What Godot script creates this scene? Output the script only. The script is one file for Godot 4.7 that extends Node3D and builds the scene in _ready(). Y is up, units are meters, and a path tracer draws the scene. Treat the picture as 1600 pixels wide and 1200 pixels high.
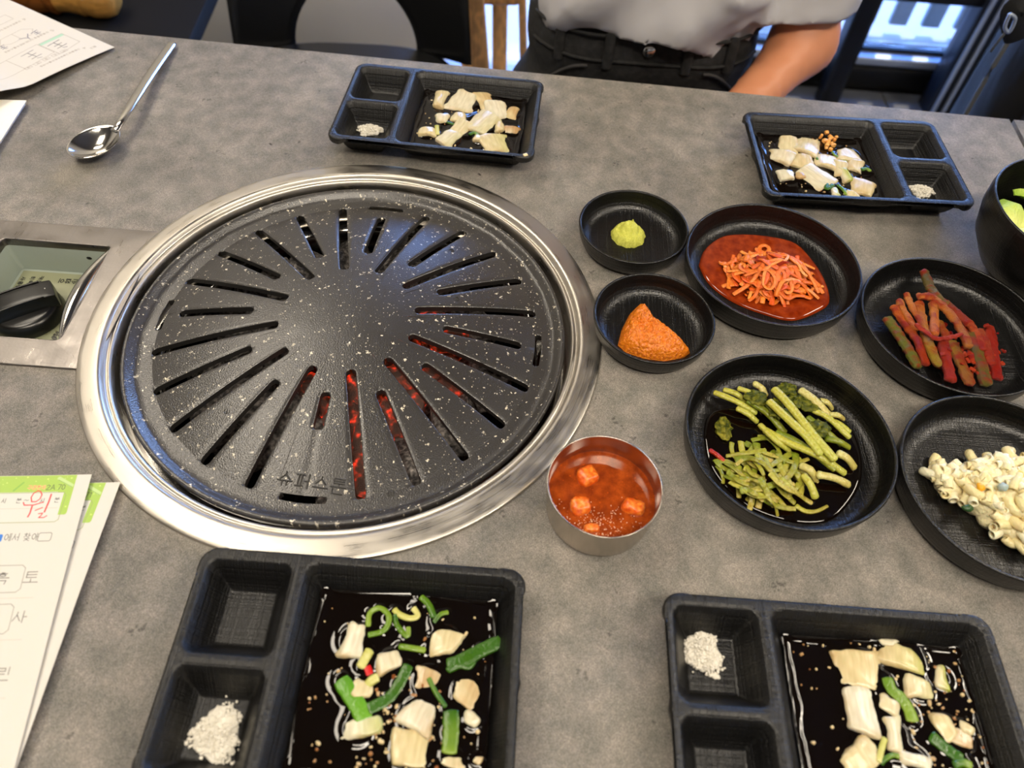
extends Node3D

const T := 0.74                      # height of the table top
const EYE := Vector3(0, 1.19, 0)
const FPX := 1164.51                 # focal length in pixels of the 1600 x 1200 frame
var rt := Vector3.RIGHT
var up := Vector3.UP
var fw := Vector3.FORWARD
var rng := RandomNumberGenerator.new()
var nz := FastNoiseLite.new()
var counts := {}
var M := {}


func _ready() -> void:
	rng.seed = 4711
	nz.seed = 7
	nz.noise_type = FastNoiseLite.TYPE_SIMPLEX_SMOOTH
	nz.frequency = 1.0
	nz.fractal_octaves = 3
	setup_camera()
	setup_light()
	make_materials()
	build_room()
	build_ceiling_lamps()
	build_table()
	build_grill()
	build_trays()
	build_dishes()
	build_stew()
	build_papers_and_spoon()
	build_background()
	build_person()


func setup_camera() -> void:
	var p := deg_to_rad(53.105)
	var r := deg_to_rad(4.25)
	fw = Vector3(0, -sin(p), -cos(p))
	var u0 := Vector3(0, cos(p), -sin(p))
	rt = Vector3.RIGHT * cos(r) + u0 * sin(r)
	up = -Vector3.RIGHT * sin(r) + u0 * cos(r)
	var cam := Camera3D.new()
	cam.name = "camera"
	add_child(cam)
	cam.transform = Transform3D(Basis(rt, up, -fw), EYE)
	var lens := CameraAttributesPhysical.new()
	lens.frustum_focal_length = 23.293
	lens.frustum_focus_distance = 0.60
	lens.frustum_near = 0.02
	lens.frustum_far = 60.0
	lens.exposure_aperture = 5.6
	cam.attributes = lens
	cam.current = true


func setup_light() -> void:
	var we := WorldEnvironment.new()
	we.name = "world_environment"
	var e := Environment.new()
	e.background_mode = Environment.BG_SKY
	var sky := Sky.new()
	var sm := ProceduralSkyMaterial.new()
	sm.sky_top_color = Color(0.30, 0.48, 0.80)
	sm.sky_horizon_color = Color(0.66, 0.77, 0.92)
	sm.ground_horizon_color = Color(0.55, 0.62, 0.7)
	sm.ground_bottom_color = Color(0.3, 0.3, 0.3)
	sm.sky_energy_multiplier = 4.4
	sm.ground_energy_multiplier = 2.5
	sky.sky_material = sm
	e.sky = sky
	e.tonemap_mode = Environment.TONE_MAPPER_LINEAR
	e.tonemap_exposure = 0.95
	e.sdfgi_enabled = true
	e.ssao_enabled = true
	e.ssil_enabled = true
	we.environment = e
	add_child(we)
	var sun := DirectionalLight3D.new()
	sun.name = "sun"
	add_child(sun)
	sun.rotation = Vector3(deg_to_rad(-62), deg_to_rad(162), 0)
	sun.light_color = Color(1.0, 0.95, 0.86)
	sun.light_energy = 2.6
	sun.light_angular_distance = 0.5
	sun.shadow_enabled = true


# ---------------------------------------------------------------- geometry helpers
func at(u: float, v: float, h := 0.0) -> Vector3:       # the point of the level h above the table top that lies on a line of sight
	var d := fw + rt * ((u - 800.0) / FPX) - up * ((v - 600.0) / FPX)
	var t := (T + h - EYE.y) / d.y
	return EYE + d * t


func onz(u: float, v: float, z: float) -> Vector3:
	var d := fw + rt * ((u - 800.0) / FPX) - up * ((v - 600.0) / FPX)
	return EYE + d * (z / d.z)


func zs(s: float, ox: float, oy: float, pts: Array, h: float, jitter := 0.0) -> PackedVector3Array:
	var out := PackedVector3Array()
	for i in range(0, pts.size(), 2):
		out.append(at(ox + pts[i] / s, oy + pts[i + 1] / s, h + rng.randf_range(-jitter, jitter)))
	return out


class MB:
	var v := PackedVector3Array()
	var uv := PackedVector2Array()
	var c := PackedColorArray()
	var idx := PackedInt32Array()
	var col := Color.WHITE

	func surf(p: PackedVector3Array, nu: int, nv: int, wu := false, wv := false, cols := PackedColorArray(), uvs := PackedVector2Array()) -> void:
		var b := v.size()
		v.append_array(p)
		if cols.size():
			c.append_array(cols)
		else:
			for i in p.size():
				c.append(col)
		if uvs.size():
			uv.append_array(uvs)
		else:
			for j in nv:
				for i in nu:
					uv.append(Vector2(float(i) / maxi(nu - 1, 1), float(j) / maxi(nv - 1, 1)))
		var ni := nu if wu else nu - 1
		var nj := nv if wv else nv - 1
		for j in nj:
			var j1 := (j + 1) % nv
			for i in ni:
				var i1 := (i + 1) % nu
				var a := b + j * nu + i
				var bb := b + j * nu + i1
				var cc := b + j1 * nu + i1
				var dd := b + j1 * nu + i
				idx.append_array([a, bb, cc, a, cc, dd])

	func quad(a: Vector3, b: Vector3, cc: Vector3, d: Vector3) -> void:
		surf(PackedVector3Array([a, b, d, cc]), 2, 2)

	func lathe(prof: PackedVector2Array, segs: int, at := Vector3.ZERO) -> void:
		var p := PackedVector3Array()
		for q in prof:
			for i in segs:
				var a := TAU * i / segs
				p.append(at + Vector3(q.x * cos(a), q.y, q.x * sin(a)))
		surf(p, segs, prof.size(), true)

	func flip(from: int) -> void:
		for i in range(from, idx.size(), 3):
			var t := idx[i + 1]
			idx[i + 1] = idx[i + 2]
			idx[i + 2] = t

	func outward(from: int) -> void:       # turns the closed piece begun at index number «from» right side out
		if from >= idx.size():
			return
		var m := v[idx[from]]
		var vol := 0.0
		for i in range(from, idx.size(), 3):
			vol += (v[idx[i]] - m).dot((v[idx[i + 2]] - m).cross(v[idx[i + 1]] - m))
		if vol < 0.0:
			flip(from)

	func tube(path: PackedVector3Array, ra: PackedFloat32Array, sides: int, flat := 1.0, ref := Vector3.UP, cols := PackedColorArray(), hollow := 0.0) -> void:
		var n := path.size()
		var first := idx.size()
		var p := PackedVector3Array()
		var cs := PackedColorArray()
		var rings := []
		for j in n:
			rings.append([j, 1.0, 0.0])
		if hollow > 0.0:
			for j in range(n - 1, -1, -1):
				rings.append([j, hollow, 0.0])
		else:
			rings.push_front([0, 0.55, -0.35])
			rings.push_front([0, 0.02, -0.45])
			rings.append([n - 1, 0.55, 0.35])
			rings.append([n - 1, 0.02, 0.45])
		for g in rings:
			var j: int = g[0]
			var t := (path[mini(j + 1, n - 1)] - path[maxi(j - 1, 0)]).normalized()
			var side := t.cross(ref)
			if side.length() < 0.05:
				side = t.cross(Vector3(0.3, 0.2, 0.9))
			side = side.normalized()
			var nn := side.cross(t)
			var r := ra[mini(j, ra.size() - 1)]
			for i in sides:
				var a := TAU * i / sides
				p.append(path[j] + (side * cos(a) + nn * sin(a) * flat) * r * g[1] + t * r * g[2] * minf(flat + 0.2, 1.0))
				cs.append(cols[j] if cols.size() else col)
		surf(p, sides, rings.size(), true, hollow > 0.0, cs)
		outward(first)

	func rbox(half: Vector3, r: float, n: int, x := Transform3D(), warp = null) -> void:
		var first := idx.size()
		var ts := PackedFloat32Array()
		for i in n + 1:
			var s := -1.0 + 2.0 * i / n
			ts.append(signf(s) * (1.0 - pow(1.0 - absf(s), 1.35)))
		var inner := (half - Vector3(r, r, r)).max(Vector3.ZERO)
		for f in 6:
			var ax := f / 2
			var sg := 1.0 if f % 2 == 0 else -1.0
			var p := PackedVector3Array()
			for j in n + 1:
				for i in n + 1:
					var q := Vector3()
					q[ax] = sg
					q[(ax + 1) % 3] = ts[i] * sg
					q[(ax + 2) % 3] = ts[j]
					q *= half
					var k := q.clamp(-inner, inner)
					var o := k + (q - k).normalized() * r
					if warp != null:
						o = warp.call(o)
					p.append(x * o)
			surf(p, n + 1, n + 1)
		outward(first)

	func box(lo: Vector3, hi: Vector3, x := Transform3D()) -> void:
		rbox((hi - lo) / 2.0, minf(0.004, (hi - lo)[(hi - lo).min_axis_index()] * 0.2), 3, x * Transform3D(Basis(), (lo + hi) / 2.0))

	func ball(centre: Vector3, r: Vector3, nu: int, nv: int, warp = null) -> void:
		var first := idx.size()
		var p := PackedVector3Array()
		for j in nv + 1:
			var th := PI * j / nv
			for i in nu:
				var a := TAU * i / nu
				var d := Vector3(sin(th) * cos(a), cos(th), sin(th) * sin(a))
				var o := d * r
				if warp != null:
					o = warp.call(o)
				p.append(centre + o)
		surf(p, nu, nv + 1, true)
		outward(first)

	func mesh(weld := false) -> ArrayMesh:
		if weld:
			var seen := {}
			var to := PackedInt32Array()
			for i in v.size():
				var key := (v[i] * 200000.0).round()
				if not seen.has(key):
					seen[key] = i
				to.append(seen[key])
			for i in idx.size():
				idx[i] = to[idx[i]]
		var n := PackedVector3Array()
		n.resize(v.size())
		for i in range(0, idx.size(), 3):
			var a := idx[i]
			var b := idx[i + 1]
			var d := idx[i + 2]
			var f := (v[d] - v[a]).cross(v[b] - v[a])
			n[a] += f
			n[b] += f
			n[d] += f
		for i in n.size():
			n[i] = n[i].normalized() if n[i].length_squared() > 1e-24 else Vector3.UP
		var arr := []
		arr.resize(Mesh.ARRAY_MAX)
		arr[Mesh.ARRAY_VERTEX] = v
		arr[Mesh.ARRAY_NORMAL] = n
		arr[Mesh.ARRAY_TEX_UV] = uv
		arr[Mesh.ARRAY_COLOR] = c
		arr[Mesh.ARRAY_INDEX] = idx
		var m := ArrayMesh.new()
		m.add_surface_from_arrays(Mesh.PRIMITIVE_TRIANGLES, arr)
		return m


func numbered(called: String) -> String:
	var k: int = counts.get(called, 0)
	counts[called] = k + 1
	return called if k == 0 else "%s_%03d" % [called, k]


func obj(called: String, m, material: Material, parent: Node = null, weld := false) -> MeshInstance3D:
	var o := MeshInstance3D.new()
	o.name = numbered(called) if parent == null else called
	o.mesh = m.mesh(weld) if m is MB else m
	o.material_override = material
	if parent == null:
		add_child(o)
	else:
		parent.add_child(o, true)
	return o


func thing(called: String, label: String, category: String, where := Vector3.ZERO, turn := 0.0, group := "") -> Node3D:
	var o := Node3D.new()
	o.name = numbered(called)
	add_child(o)
	o.position = where
	o.rotation.y = turn
	tag(o, label, category, group)
	return o


func tag(o: Node, label: String, category: String, group := "", kind := "") -> Node:
	o.set_meta("label", label)
	o.set_meta("category", category)
	if group:
		o.set_meta("group", group)
	if kind:
		o.set_meta("kind", kind)
	return o


func struct(called: String, m, material: Material, parent: Node = null, label := "", category := "") -> MeshInstance3D:
	var o := obj(called, m, material, parent, true)
	if parent == null:
		o.set_meta("kind", "structure")
		if label:
			o.set_meta("label", label)
			o.set_meta("category", category)
	return o


func smooth_path(pts: PackedVector3Array, per: int) -> PackedVector3Array:
	var out := PackedVector3Array()
	var n := pts.size()
	for i in n - 1:
		var a := pts[maxi(i - 1, 0)]
		var b := pts[i]
		var c := pts[i + 1]
		var d := pts[mini(i + 2, n - 1)]
		for k in per:
			out.append(b.cubic_interpolate(c, a, d, float(k) / per))
	out.append(pts[n - 1])
	return out


func lin(c: Color) -> Color:
	return c.srgb_to_linear()


# ---------------------------------------------------------------- textures and materials
func noise_bytes(w: int, h: int, freq: float, octaves: int, sd: int, ridged := false) -> PackedByteArray:
	var f := FastNoiseLite.new()
	f.seed = sd
	f.noise_type = FastNoiseLite.TYPE_SIMPLEX_SMOOTH
	f.frequency = freq
	f.fractal_octaves = octaves
	if ridged:
		f.fractal_type = FastNoiseLite.FRACTAL_RIDGED
	return f.get_seamless_image(w, h).get_data()


func noise_tex(w: int, h: int, freq: float, octaves: int, sd: int, lo: Color, hi: Color, power := 1.0) -> ImageTexture:
	var b := noise_bytes(w, h, freq, octaves, sd)
	var d := PackedByteArray()
	d.resize(w * h * 3)
	for i in w * h:
		var c := lo.lerp(hi, pow(b[i] / 255.0, power))
		d[i * 3] = int(c.r * 255.0)
		d[i * 3 + 1] = int(c.g * 255.0)
		d[i * 3 + 2] = int(c.b * 255.0)
	return ImageTexture.create_from_image(Image.create_from_data(w, h, false, Image.FORMAT_RGB8, d))


func mat(color: Color, rough := 0.5, metal := 0.0, spec := 0.5) -> StandardMaterial3D:
	var m := StandardMaterial3D.new()
	m.albedo_color = color
	m.roughness = rough
	m.metallic = metal
	m.metallic_specular = spec
	return m


func tri(m: StandardMaterial3D, size: float, world := false) -> StandardMaterial3D:
	m.uv1_triplanar = true
	m.uv1_world_triplanar = world
	m.uv1_scale = Vector3.ONE / size
	m.uv1_triplanar_sharpness = 4.0
	return m


func bump(m: StandardMaterial3D, t: Texture2D, cm: float) -> StandardMaterial3D:
	m.heightmap_enabled = true
	m.heightmap_texture = t
	m.heightmap_scale = cm
	return m


func tinted(m: StandardMaterial3D) -> StandardMaterial3D:
	m.vertex_color_use_as_albedo = true
	return m


func table_texture() -> ImageTexture:
	var w := 1536
	var a := noise_bytes(w, w, 0.0055, 4, 11)
	var b := noise_bytes(w, w, 0.03, 4, 12)
	var c := noise_bytes(w, w, 0.22, 2, 13)
	var s := noise_bytes(w, w, 0.035, 2, 14)
	var d := PackedByteArray()
	d.resize(w * w * 3)
	for i in w * w:
		var big := (a[i] - 128) / 128.0
		var mid := (b[i] - 128) / 128.0
		var fine := (c[i] - 128) / 128.0
		var l := 158.0 + 15.0 * big + 21.0 * mid + 16.0 * fine
		if s[i] > 214 and c[i] < 110:
			l -= 34.0
		var warm := 1.0 + 0.02 * mid
		d[i * 3] = clampi(int(l * 1.025 * warm), 0, 255)
		d[i * 3 + 1] = clampi(int(l * 0.985), 0, 255)
		d[i * 3 + 2] = clampi(int(l * 0.928), 0, 255)
	var im := Image.create_from_data(w, w, false, Image.FORMAT_RGB8, d)
	for k in 26:        # small chips and scratches in the laminate
		var x := rng.randi_range(0, w - 40)
		var y := rng.randi_range(0, w - 40)
		if k % 3 == 0:
			line(im, [x, y, x + rng.randi_range(-18, 18), y + rng.randi_range(-18, 18)], 1.0, Color(0.62, 0.59, 0.56))
		else:
			line(im, [x, y, x + 2, y + 2], 2.2, Color(0.28, 0.26, 0.25))
	return ImageTexture.create_from_image(im)


func linen_texture() -> ImageTexture:
	var w := 256
	var a := noise_bytes(w, w, 0.05, 3, 31)
	var d := PackedByteArray()
	d.resize(w * w)
	var rows := PackedFloat32Array()
	var colsv := PackedFloat32Array()
	for i in w:
		rows.append(rng.randf() if i % 5 == 0 else rows[i - 1] * (0.6 if i % 5 == 4 else 1.0))
		colsv.append(rng.randf() if i % 4 == 0 else colsv[i - 1] * (0.6 if i % 4 == 3 else 1.0))
	for y in w:
		for x in w:
			var wob: int = a[y * w + x] / 40
			var t := 0.5 * rows[(y + wob) % w] + 0.65 * colsv[(x + wob) % w]
			d[y * w + x] = clampi(int(t * 200.0 + (a[y * w + x] - 128) * 0.25), 0, 255)
	return ImageTexture.create_from_image(Image.create_from_data(w, w, false, Image.FORMAT_L8, d))


func plate_texture() -> ImageTexture:
	var w := 2048
	var a := noise_bytes(512, 512, 0.3, 2, 41)
	var im := Image.create(w, w, false, Image.FORMAT_RGB8)
	var tile := PackedByteArray()
	tile.resize(512 * 512 * 3)
	for i in 512 * 512:
		var l := 46.0 + (a[i] - 128) * 0.2
		tile[i * 3] = int(l * 1.05)
		tile[i * 3 + 1] = int(l)
		tile[i * 3 + 2] = int(l * 0.985)
	var ti := Image.create_from_data(512, 512, false, Image.FORMAT_RGB8, tile)
	for y in 4:
		for x in 4:
			im.blit_rect(ti, Rect2i(0, 0, 512, 512), Vector2i(x * 512, y * 512))
	for k in 5000:
		var x := rng.randf_range(10, w - 10)
		var y := rng.randf_range(10, w - 10)
		var r := 1.0 + 3.4 * pow(rng.randf(), 4.0) + 0.8 * rng.randf()
		if k % 70 == 0:
			r = rng.randf_range(4.5, 7.5)
		var shade := rng.randf_range(0.55, 0.92)
		var cc := Color(shade, shade * 0.955, shade * 0.86)
		var a2 := rng.randf_range(0, TAU)
		var ln := r * rng.randf_range(0.2, 1.6)
		line(im, [x, y, x + cos(a2) * ln, y + sin(a2) * ln], r * 1.5, cc)
		if r > 4.0:
			for q in 4:
				var x2 := x + rng.randf_range(-9, 9)
				var y2 := y + rng.randf_range(-9, 9)
				line(im, [x2, y2, x2 + 1, y2], rng.randf_range(1.5, 5.0), cc)
	return ImageTexture.create_from_image(im)


func steel_texture(sd: int, along: bool) -> ImageTexture:      # roughness: fine lines and smudges
	var w := 512
	var a := noise_bytes(w, w, 0.012, 4, sd)
	var d := PackedByteArray()
	d.resize(w * w)
	var rows := PackedFloat32Array()
	for i in w:
		rows.append(rng.randf())
	for y in w:
		for x in w:
			var t := rows[y if along else x]
			d[y * w + x] = clampi(int(78.0 + t * 34.0 + (a[y * w + x] - 128) * 0.22), 20, 250)
	var im := Image.create_from_data(w, w, false, Image.FORMAT_L8, d)
	for k in 90:
		var x := rng.randf_range(0, w)
		var y := rng.randf_range(0, w)
		line(im, [x, y, x + rng.randf_range(-60, 60), y + rng.randf_range(-14, 14)], 1.0, Color(0.62, 0.62, 0.62))
	return ImageTexture.create_from_image(im)


func wood_texture() -> ImageTexture:
	var w := 256
	var a := noise_bytes(w, w, 0.01, 3, 61)
	var b := noise_bytes(w, w, 0.2, 2, 62)
	var d := PackedByteArray()
	d.resize(w * w * 3)
	for y in w:
		for x in w:
			var g := 0.5 + 0.5 * sin(x * TAU * 12.0 / w + a[y * w + x] * 0.05)
			var l := 0.82 + 0.16 * g + (b[((y / 8) * w + x) % (w * w)] - 128) * 0.0008
			d[(y * w + x) * 3] = clampi(int(238 * l), 0, 255)
			d[(y * w + x) * 3 + 1] = clampi(int(178 * l), 0, 255)
			d[(y * w + x) * 3 + 2] = clampi(int(108 * l), 0, 255)
	return ImageTexture.create_from_image(Image.create_from_data(w, w, false, Image.FORMAT_RGB8, d))


func make_materials() -> void:
	var grain := noise_tex(256, 256, 0.35, 2, 21, Color(0.55, 0.55, 0.55), Color(1, 1, 1))
	var fine := noise_tex(256, 256, 0.25, 3, 22, Color.BLACK, Color.WHITE)
	var soft := noise_tex(256, 256, 0.03, 3, 23, Color.BLACK, Color.WHITE)
	M.fine = fine
	M.soft = soft
	M.table = tri(mat(Color.WHITE, 0.62, 0.0, 0.4), 1.2, true)
	M.table.albedo_texture = table_texture()
	M.table.detail_enabled = true
	M.table.detail_albedo = grain
	M.table.detail_blend_mode = BaseMaterial3D.BLEND_MODE_MUL
	M.table.detail_uv_layer = BaseMaterial3D.DETAIL_UV_2
	M.table.uv2_triplanar = true
	M.table.uv2_world_triplanar = true
	M.table.uv2_scale = Vector3.ONE / 0.09
	M.table_edge = mat(Color(0.24, 0.22, 0.21), 0.5)
	var linen := linen_texture()
	M.melamine = bump(tri(mat(Color(0.055, 0.054, 0.056), 0.34), 0.034), linen, 0.05)
	M.melamine_bowl = bump(tri(mat(Color(0.04, 0.038, 0.038), 0.28), 0.040), linen, 0.03)
	M.plate = mat(Color.WHITE, 0.32, 0.0, 0.65)
	M.plate.albedo_texture = plate_texture()
	bump(M.plate, noise_tex(1024, 1024, 0.28, 2, 24, Color.BLACK, Color.WHITE), 0.022)
	M.plate_wall = bump(tri(mat(Color(0.15, 0.145, 0.14), 0.42), 0.02), fine, 0.01)
	M.emboss = mat(Color(0.17, 0.165, 0.155), 0.42)
	M.ring = mat(Color(0.78, 0.755, 0.715), 1.0, 1.0)
	M.ring.roughness_texture = steel_texture(51, true)
	M.ring.roughness_texture_channel = BaseMaterial3D.TEXTURE_CHANNEL_GRAYSCALE
	M.ring.uv1_scale = Vector3(5, 1, 1)
	M.steel_plate = tri(mat(Color(0.52, 0.50, 0.485), 1.0, 1.0), 0.16)
	M.steel_plate.roughness_texture = steel_texture(52, false)
	M.steel_plate.roughness_texture_channel = BaseMaterial3D.TEXTURE_CHANNEL_GRAYSCALE
	bump(M.steel_plate, fine, 0.004)
	M.steel = mat(Color(0.82, 0.81, 0.79), 0.13, 1.0)
	M.cup = bump(tri(mat(Color(0.76, 0.72, 0.67), 0.24, 1.0), 0.03), fine, 0.0015)
	M.pan = mat(Color(0.10, 0.095, 0.09), 0.55, 0.6)
	M.enamel = bump(tri(mat(Color(0.62, 0.66, 0.62), 0.35), 0.05), soft, 0.01)
	M.knob = mat(Color(0.025, 0.024, 0.024), 0.28)
	M.white_print = mat(Color(0.75, 0.75, 0.74), 0.5)
	M.coal = bump(tri(mat(Color.WHITE, 0.95), 0.03), fine, 0.12)
	M.coal.albedo_texture = noise_tex(256, 256, 0.02, 4, 71, Color(0.2, 0.19, 0.19), Color(0.85, 0.81, 0.78), 1.2)
	M.ember = bump(tri(mat(Color(0.45, 0.36, 0.33), 0.95), 0.04), fine, 0.10)
	M.ember.emission_enabled = true
	M.ember.emission = Color.WHITE
	M.ember.emission_operator = BaseMaterial3D.EMISSION_OP_MULTIPLY
	M.ember.emission_texture = noise_tex(256, 256, 0.012, 3, 72, Color(0, 0, 0), Color(1.0, 0.17, 0.05), 3.4)
	M.ember.emission_energy_multiplier = 4.5
	M.onion = bump(tri(tinted(mat(Color.WHITE, 0.24)), 0.03), soft, 0.008)
	M.onion.albedo_texture = noise_tex(128, 256, 0.03, 2, 73, Color(0.84, 0.82, 0.77), Color(0.95, 0.94, 0.92))
	M.onion.uv1_scale = Vector3(1.0 / 0.016, 1.0 / 0.016, 1.0 / 0.14)
	M.onion.subsurf_scatter_enabled = true
	M.onion.subsurf_scatter_strength = 0.12
	M.green = bump(tri(tinted(mat(Color.WHITE, 0.25)), 0.02), soft, 0.02)
	M.sauce = mat(Color(0.035, 0.018, 0.01), 0.03)
	M.bits = tinted(mat(Color.WHITE, 0.4))
	M.salt = tinted(mat(Color(0.87, 0.85, 0.80), 0.7))
	M.radish = bump(tri(tinted(mat(Color.WHITE, 0.2)), 0.02), fine, 0.02)
	M.radish.albedo_texture = noise_tex(256, 256, 0.03, 3, 74, Color(0.9, 0.74, 0.66), Color(1, 1, 1))
	M.red_liquid = mat(Color(0.60, 0.23, 0.07), 0.08)
	M.red_liquid.albedo_texture = noise_tex(256, 256, 0.02, 4, 75, Color(0.7, 0.55, 0.5), Color(1.0, 1.0, 1.0))
	tri(M.red_liquid, 0.05)
	M.paste = bump(tri(mat(Color.WHITE, 0.3), 0.02), soft, 0.08)
	M.paste.albedo_texture = noise_tex(256, 256, 0.03, 3, 76, Color(0.74, 0.34, 0.05), Color(0.95, 0.58, 0.14))
	M.wasabi = bump(tri(mat(Color.WHITE, 0.6), 0.02), fine, 0.05)
	M.wasabi.albedo_texture = noise_tex(256, 256, 0.04, 3, 77, Color(0.74, 0.76, 0.24), Color(0.90, 0.89, 0.45))
	M.chili = bump(tri(tinted(mat(Color.WHITE, 0.3)), 0.012), fine, 0.10)
	M.chili.albedo_texture = noise_tex(256, 256, 0.035, 3, 78, Color(0.85, 0.7, 0.62), Color(1, 1, 1))
	M.stem = bump(tri(tinted(mat(Color.WHITE, 0.3)), 0.02), soft, 0.03)
	M.stem.albedo_texture = noise_tex(256, 256, 0.03, 3, 79, Color(0.82, 0.80, 0.66), Color(1, 1, 1))
	M.stem.subsurf_scatter_enabled = true
	M.stem.subsurf_scatter_strength = 0.1
	M.mayo = bump(tri(mat(Color(0.93, 0.86, 0.68), 0.35), 0.02), soft, 0.05)
	M.mayo.subsurf_scatter_enabled = true
	M.mayo.subsurf_scatter_strength = 0.15
	M.pasta = bump(tri(tinted(mat(Color.WHITE, 0.32)), 0.02), soft, 0.03)
	M.pasta.subsurf_scatter_enabled = true
	M.pasta.subsurf_scatter_strength = 0.15
	M.tofu = tri(tinted(mat(Color.WHITE, 0.3)), 0.03)
	M.tofu.albedo_texture = noise_tex(256, 256, 0.03, 3, 80, Color(0.8, 0.45, 0.2), Color(1, 1, 1))
	M.broth = mat(Color.WHITE, 0.06)
	M.leaf = bump(tri(tinted(mat(Color.WHITE, 0.5, 0.0, 0.3)), 0.03), soft, 0.08)
	M.skin = bump(tri(mat(Color(0.80, 0.53, 0.38), 0.5), 0.05), fine, 0.004)
	M.skin.subsurf_scatter_enabled = true
	M.skin.subsurf_scatter_strength = 0.1
	M.hair = mat(Color(0.03, 0.025, 0.022), 0.45)
	M.shirt = bump(tri(mat(Color(0.70, 0.69, 0.70), 0.9), 0.02), fine, 0.02)
	M.denim = bump(tri(mat(Color.WHITE, 0.85), 0.06), fine, 0.03)
	M.denim.albedo_texture = noise_tex(256, 256, 0.02, 4, 81, Color(0.06, 0.06, 0.065), Color(0.17, 0.165, 0.165))
	M.thread = mat(Color(0.2, 0.19, 0.19), 0.8)
	M.black_chair = mat(Color(0.035, 0.037, 0.042), 0.28)
	M.black_metal = mat(Color(0.02, 0.021, 0.024), 0.4, 0.3)
	M.fabric = bump(tri(mat(Color(0.035, 0.034, 0.036), 0.9), 0.015), fine, 0.03)
	M.fabric_grey = mat(Color(0.36, 0.36, 0.35), 0.85)
	M.bench = mat(Color(0.085, 0.08, 0.078), 0.75, 0.0, 0.25)
	M.wood = tri(mat(Color.WHITE, 0.4), 0.3)
	M.wood.albedo_texture = wood_texture()
	M.varnish = tri(mat(Color(0.88, 0.86, 0.72), 0.18), 0.25)
	M.varnish.albedo_texture = M.wood.albedo_texture
	M.varnish_dark = tri(mat(Color(0.55, 0.45, 0.36), 0.18), 0.25)
	M.varnish_dark.albedo_texture = M.wood.albedo_texture
	M.wall = bump(tri(mat(Color(0.80, 0.79, 0.77), 0.85), 0.3), soft, 0.02)
	M.ceiling = mat(Color(0.42, 0.41, 0.40), 0.9)
	M.tile = tri(mat(Color.WHITE, 0.3), 0.5, true)
	M.tile.albedo_texture = noise_tex(256, 256, 0.02, 4, 82, Color(0.27, 0.28, 0.30), Color(0.36, 0.37, 0.39))
	M.grout = mat(Color(0.52, 0.52, 0.52), 0.8)
	M.alu = mat(Color(0.62, 0.66, 0.72), 0.35, 0.6)
	M.dark_frame = mat(Color(0.10, 0.12, 0.15), 0.35, 0.4)
	M.glass = mat(Color(0.9, 0.97, 0.98, 0.06), 0.02)
	M.glass.transparency = BaseMaterial3D.TRANSPARENCY_ALPHA
	M.picket = mat(Color(0.36, 0.42, 0.47), 0.5)
	M.outside = mat(Color(0.52, 0.54, 0.56), 0.9)
	M.lamp = mat(Color(0.9, 0.9, 0.88), 0.5)
	M.lamp.emission_enabled = true
	M.lamp.emission = Color(1.0, 0.93, 0.82)
	M.lamp.emission_energy_multiplier = 2.0


# ---------------------------------------------------------------- writing: strokes in a unit box, y down
const CONS := {
	"ㄱ": [[0, 0, 1, 0, 0.9, 1]], "ㄴ": [[0, 0, 0, 1, 1, 1]], "ㄷ": [[1, 0, 0, 0, 0, 1, 1, 1]], "ㄹ": [[0, 0, 1, 0, 1, 0.5, 0, 0.5, 0, 1, 1, 1]],
	"ㅁ": [[0, 0, 1, 0, 1, 1, 0, 1, 0, 0]], "ㅂ": [[0, 0, 0, 1, 1, 1, 1, 0], [0, 0.5, 1, 0.5]], "ㅅ": [[0.52, 0, 0.45, 0.4, 0, 1], [0.5, 0.35, 1, 1]],
	"ㅇ": [[0.5, 0, 0.15, 0.15, 0, 0.5, 0.15, 0.85, 0.5, 1, 0.85, 0.85, 1, 0.5, 0.85, 0.15, 0.5, 0]], "ㅈ": [[0, 0.05, 1, 0.05], [0.52, 0.05, 0.45, 0.45, 0, 1], [0.5, 0.45, 1, 1]],
	"ㅊ": [[0.35, -0.12, 0.65, -0.12], [0, 0.15, 1, 0.15], [0.52, 0.15, 0.45, 0.5, 0, 1], [0.5, 0.5, 1, 1]], "ㅋ": [[0, 0, 1, 0, 0.9, 1], [0, 0.5, 1, 0.5]],
	"ㅌ": [[1, 0, 0, 0, 0, 1, 1, 1], [0, 0.5, 1, 0.5]], "ㅍ": [[0, 0, 1, 0], [0, 1, 1, 1], [0.3, 0, 0.3, 1], [0.7, 0, 0.7, 1]],
	"ㅎ": [[0.35, -0.1, 0.65, -0.1], [0.05, 0.15, 0.95, 0.15], [0.5, 0.35, 0.2, 0.5, 0.2, 0.85, 0.5, 1, 0.8, 0.85, 0.8, 0.5, 0.5, 0.35]]}
const CHO := "ㄱㄱㄴㄷㄷㄹㅁㅂㅂㅅㅅㅇㅈㅈㅊㅋㅌㅍㅎ"
const JONG := " ㄱㄱㄱㄴㄴㄴㄷㄹㄹㄹㄹㄹㄹㄹㄹㅁㅂㅂㅅㅅㅇㅈㅊㅋㅌㅍㅎ"
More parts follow.
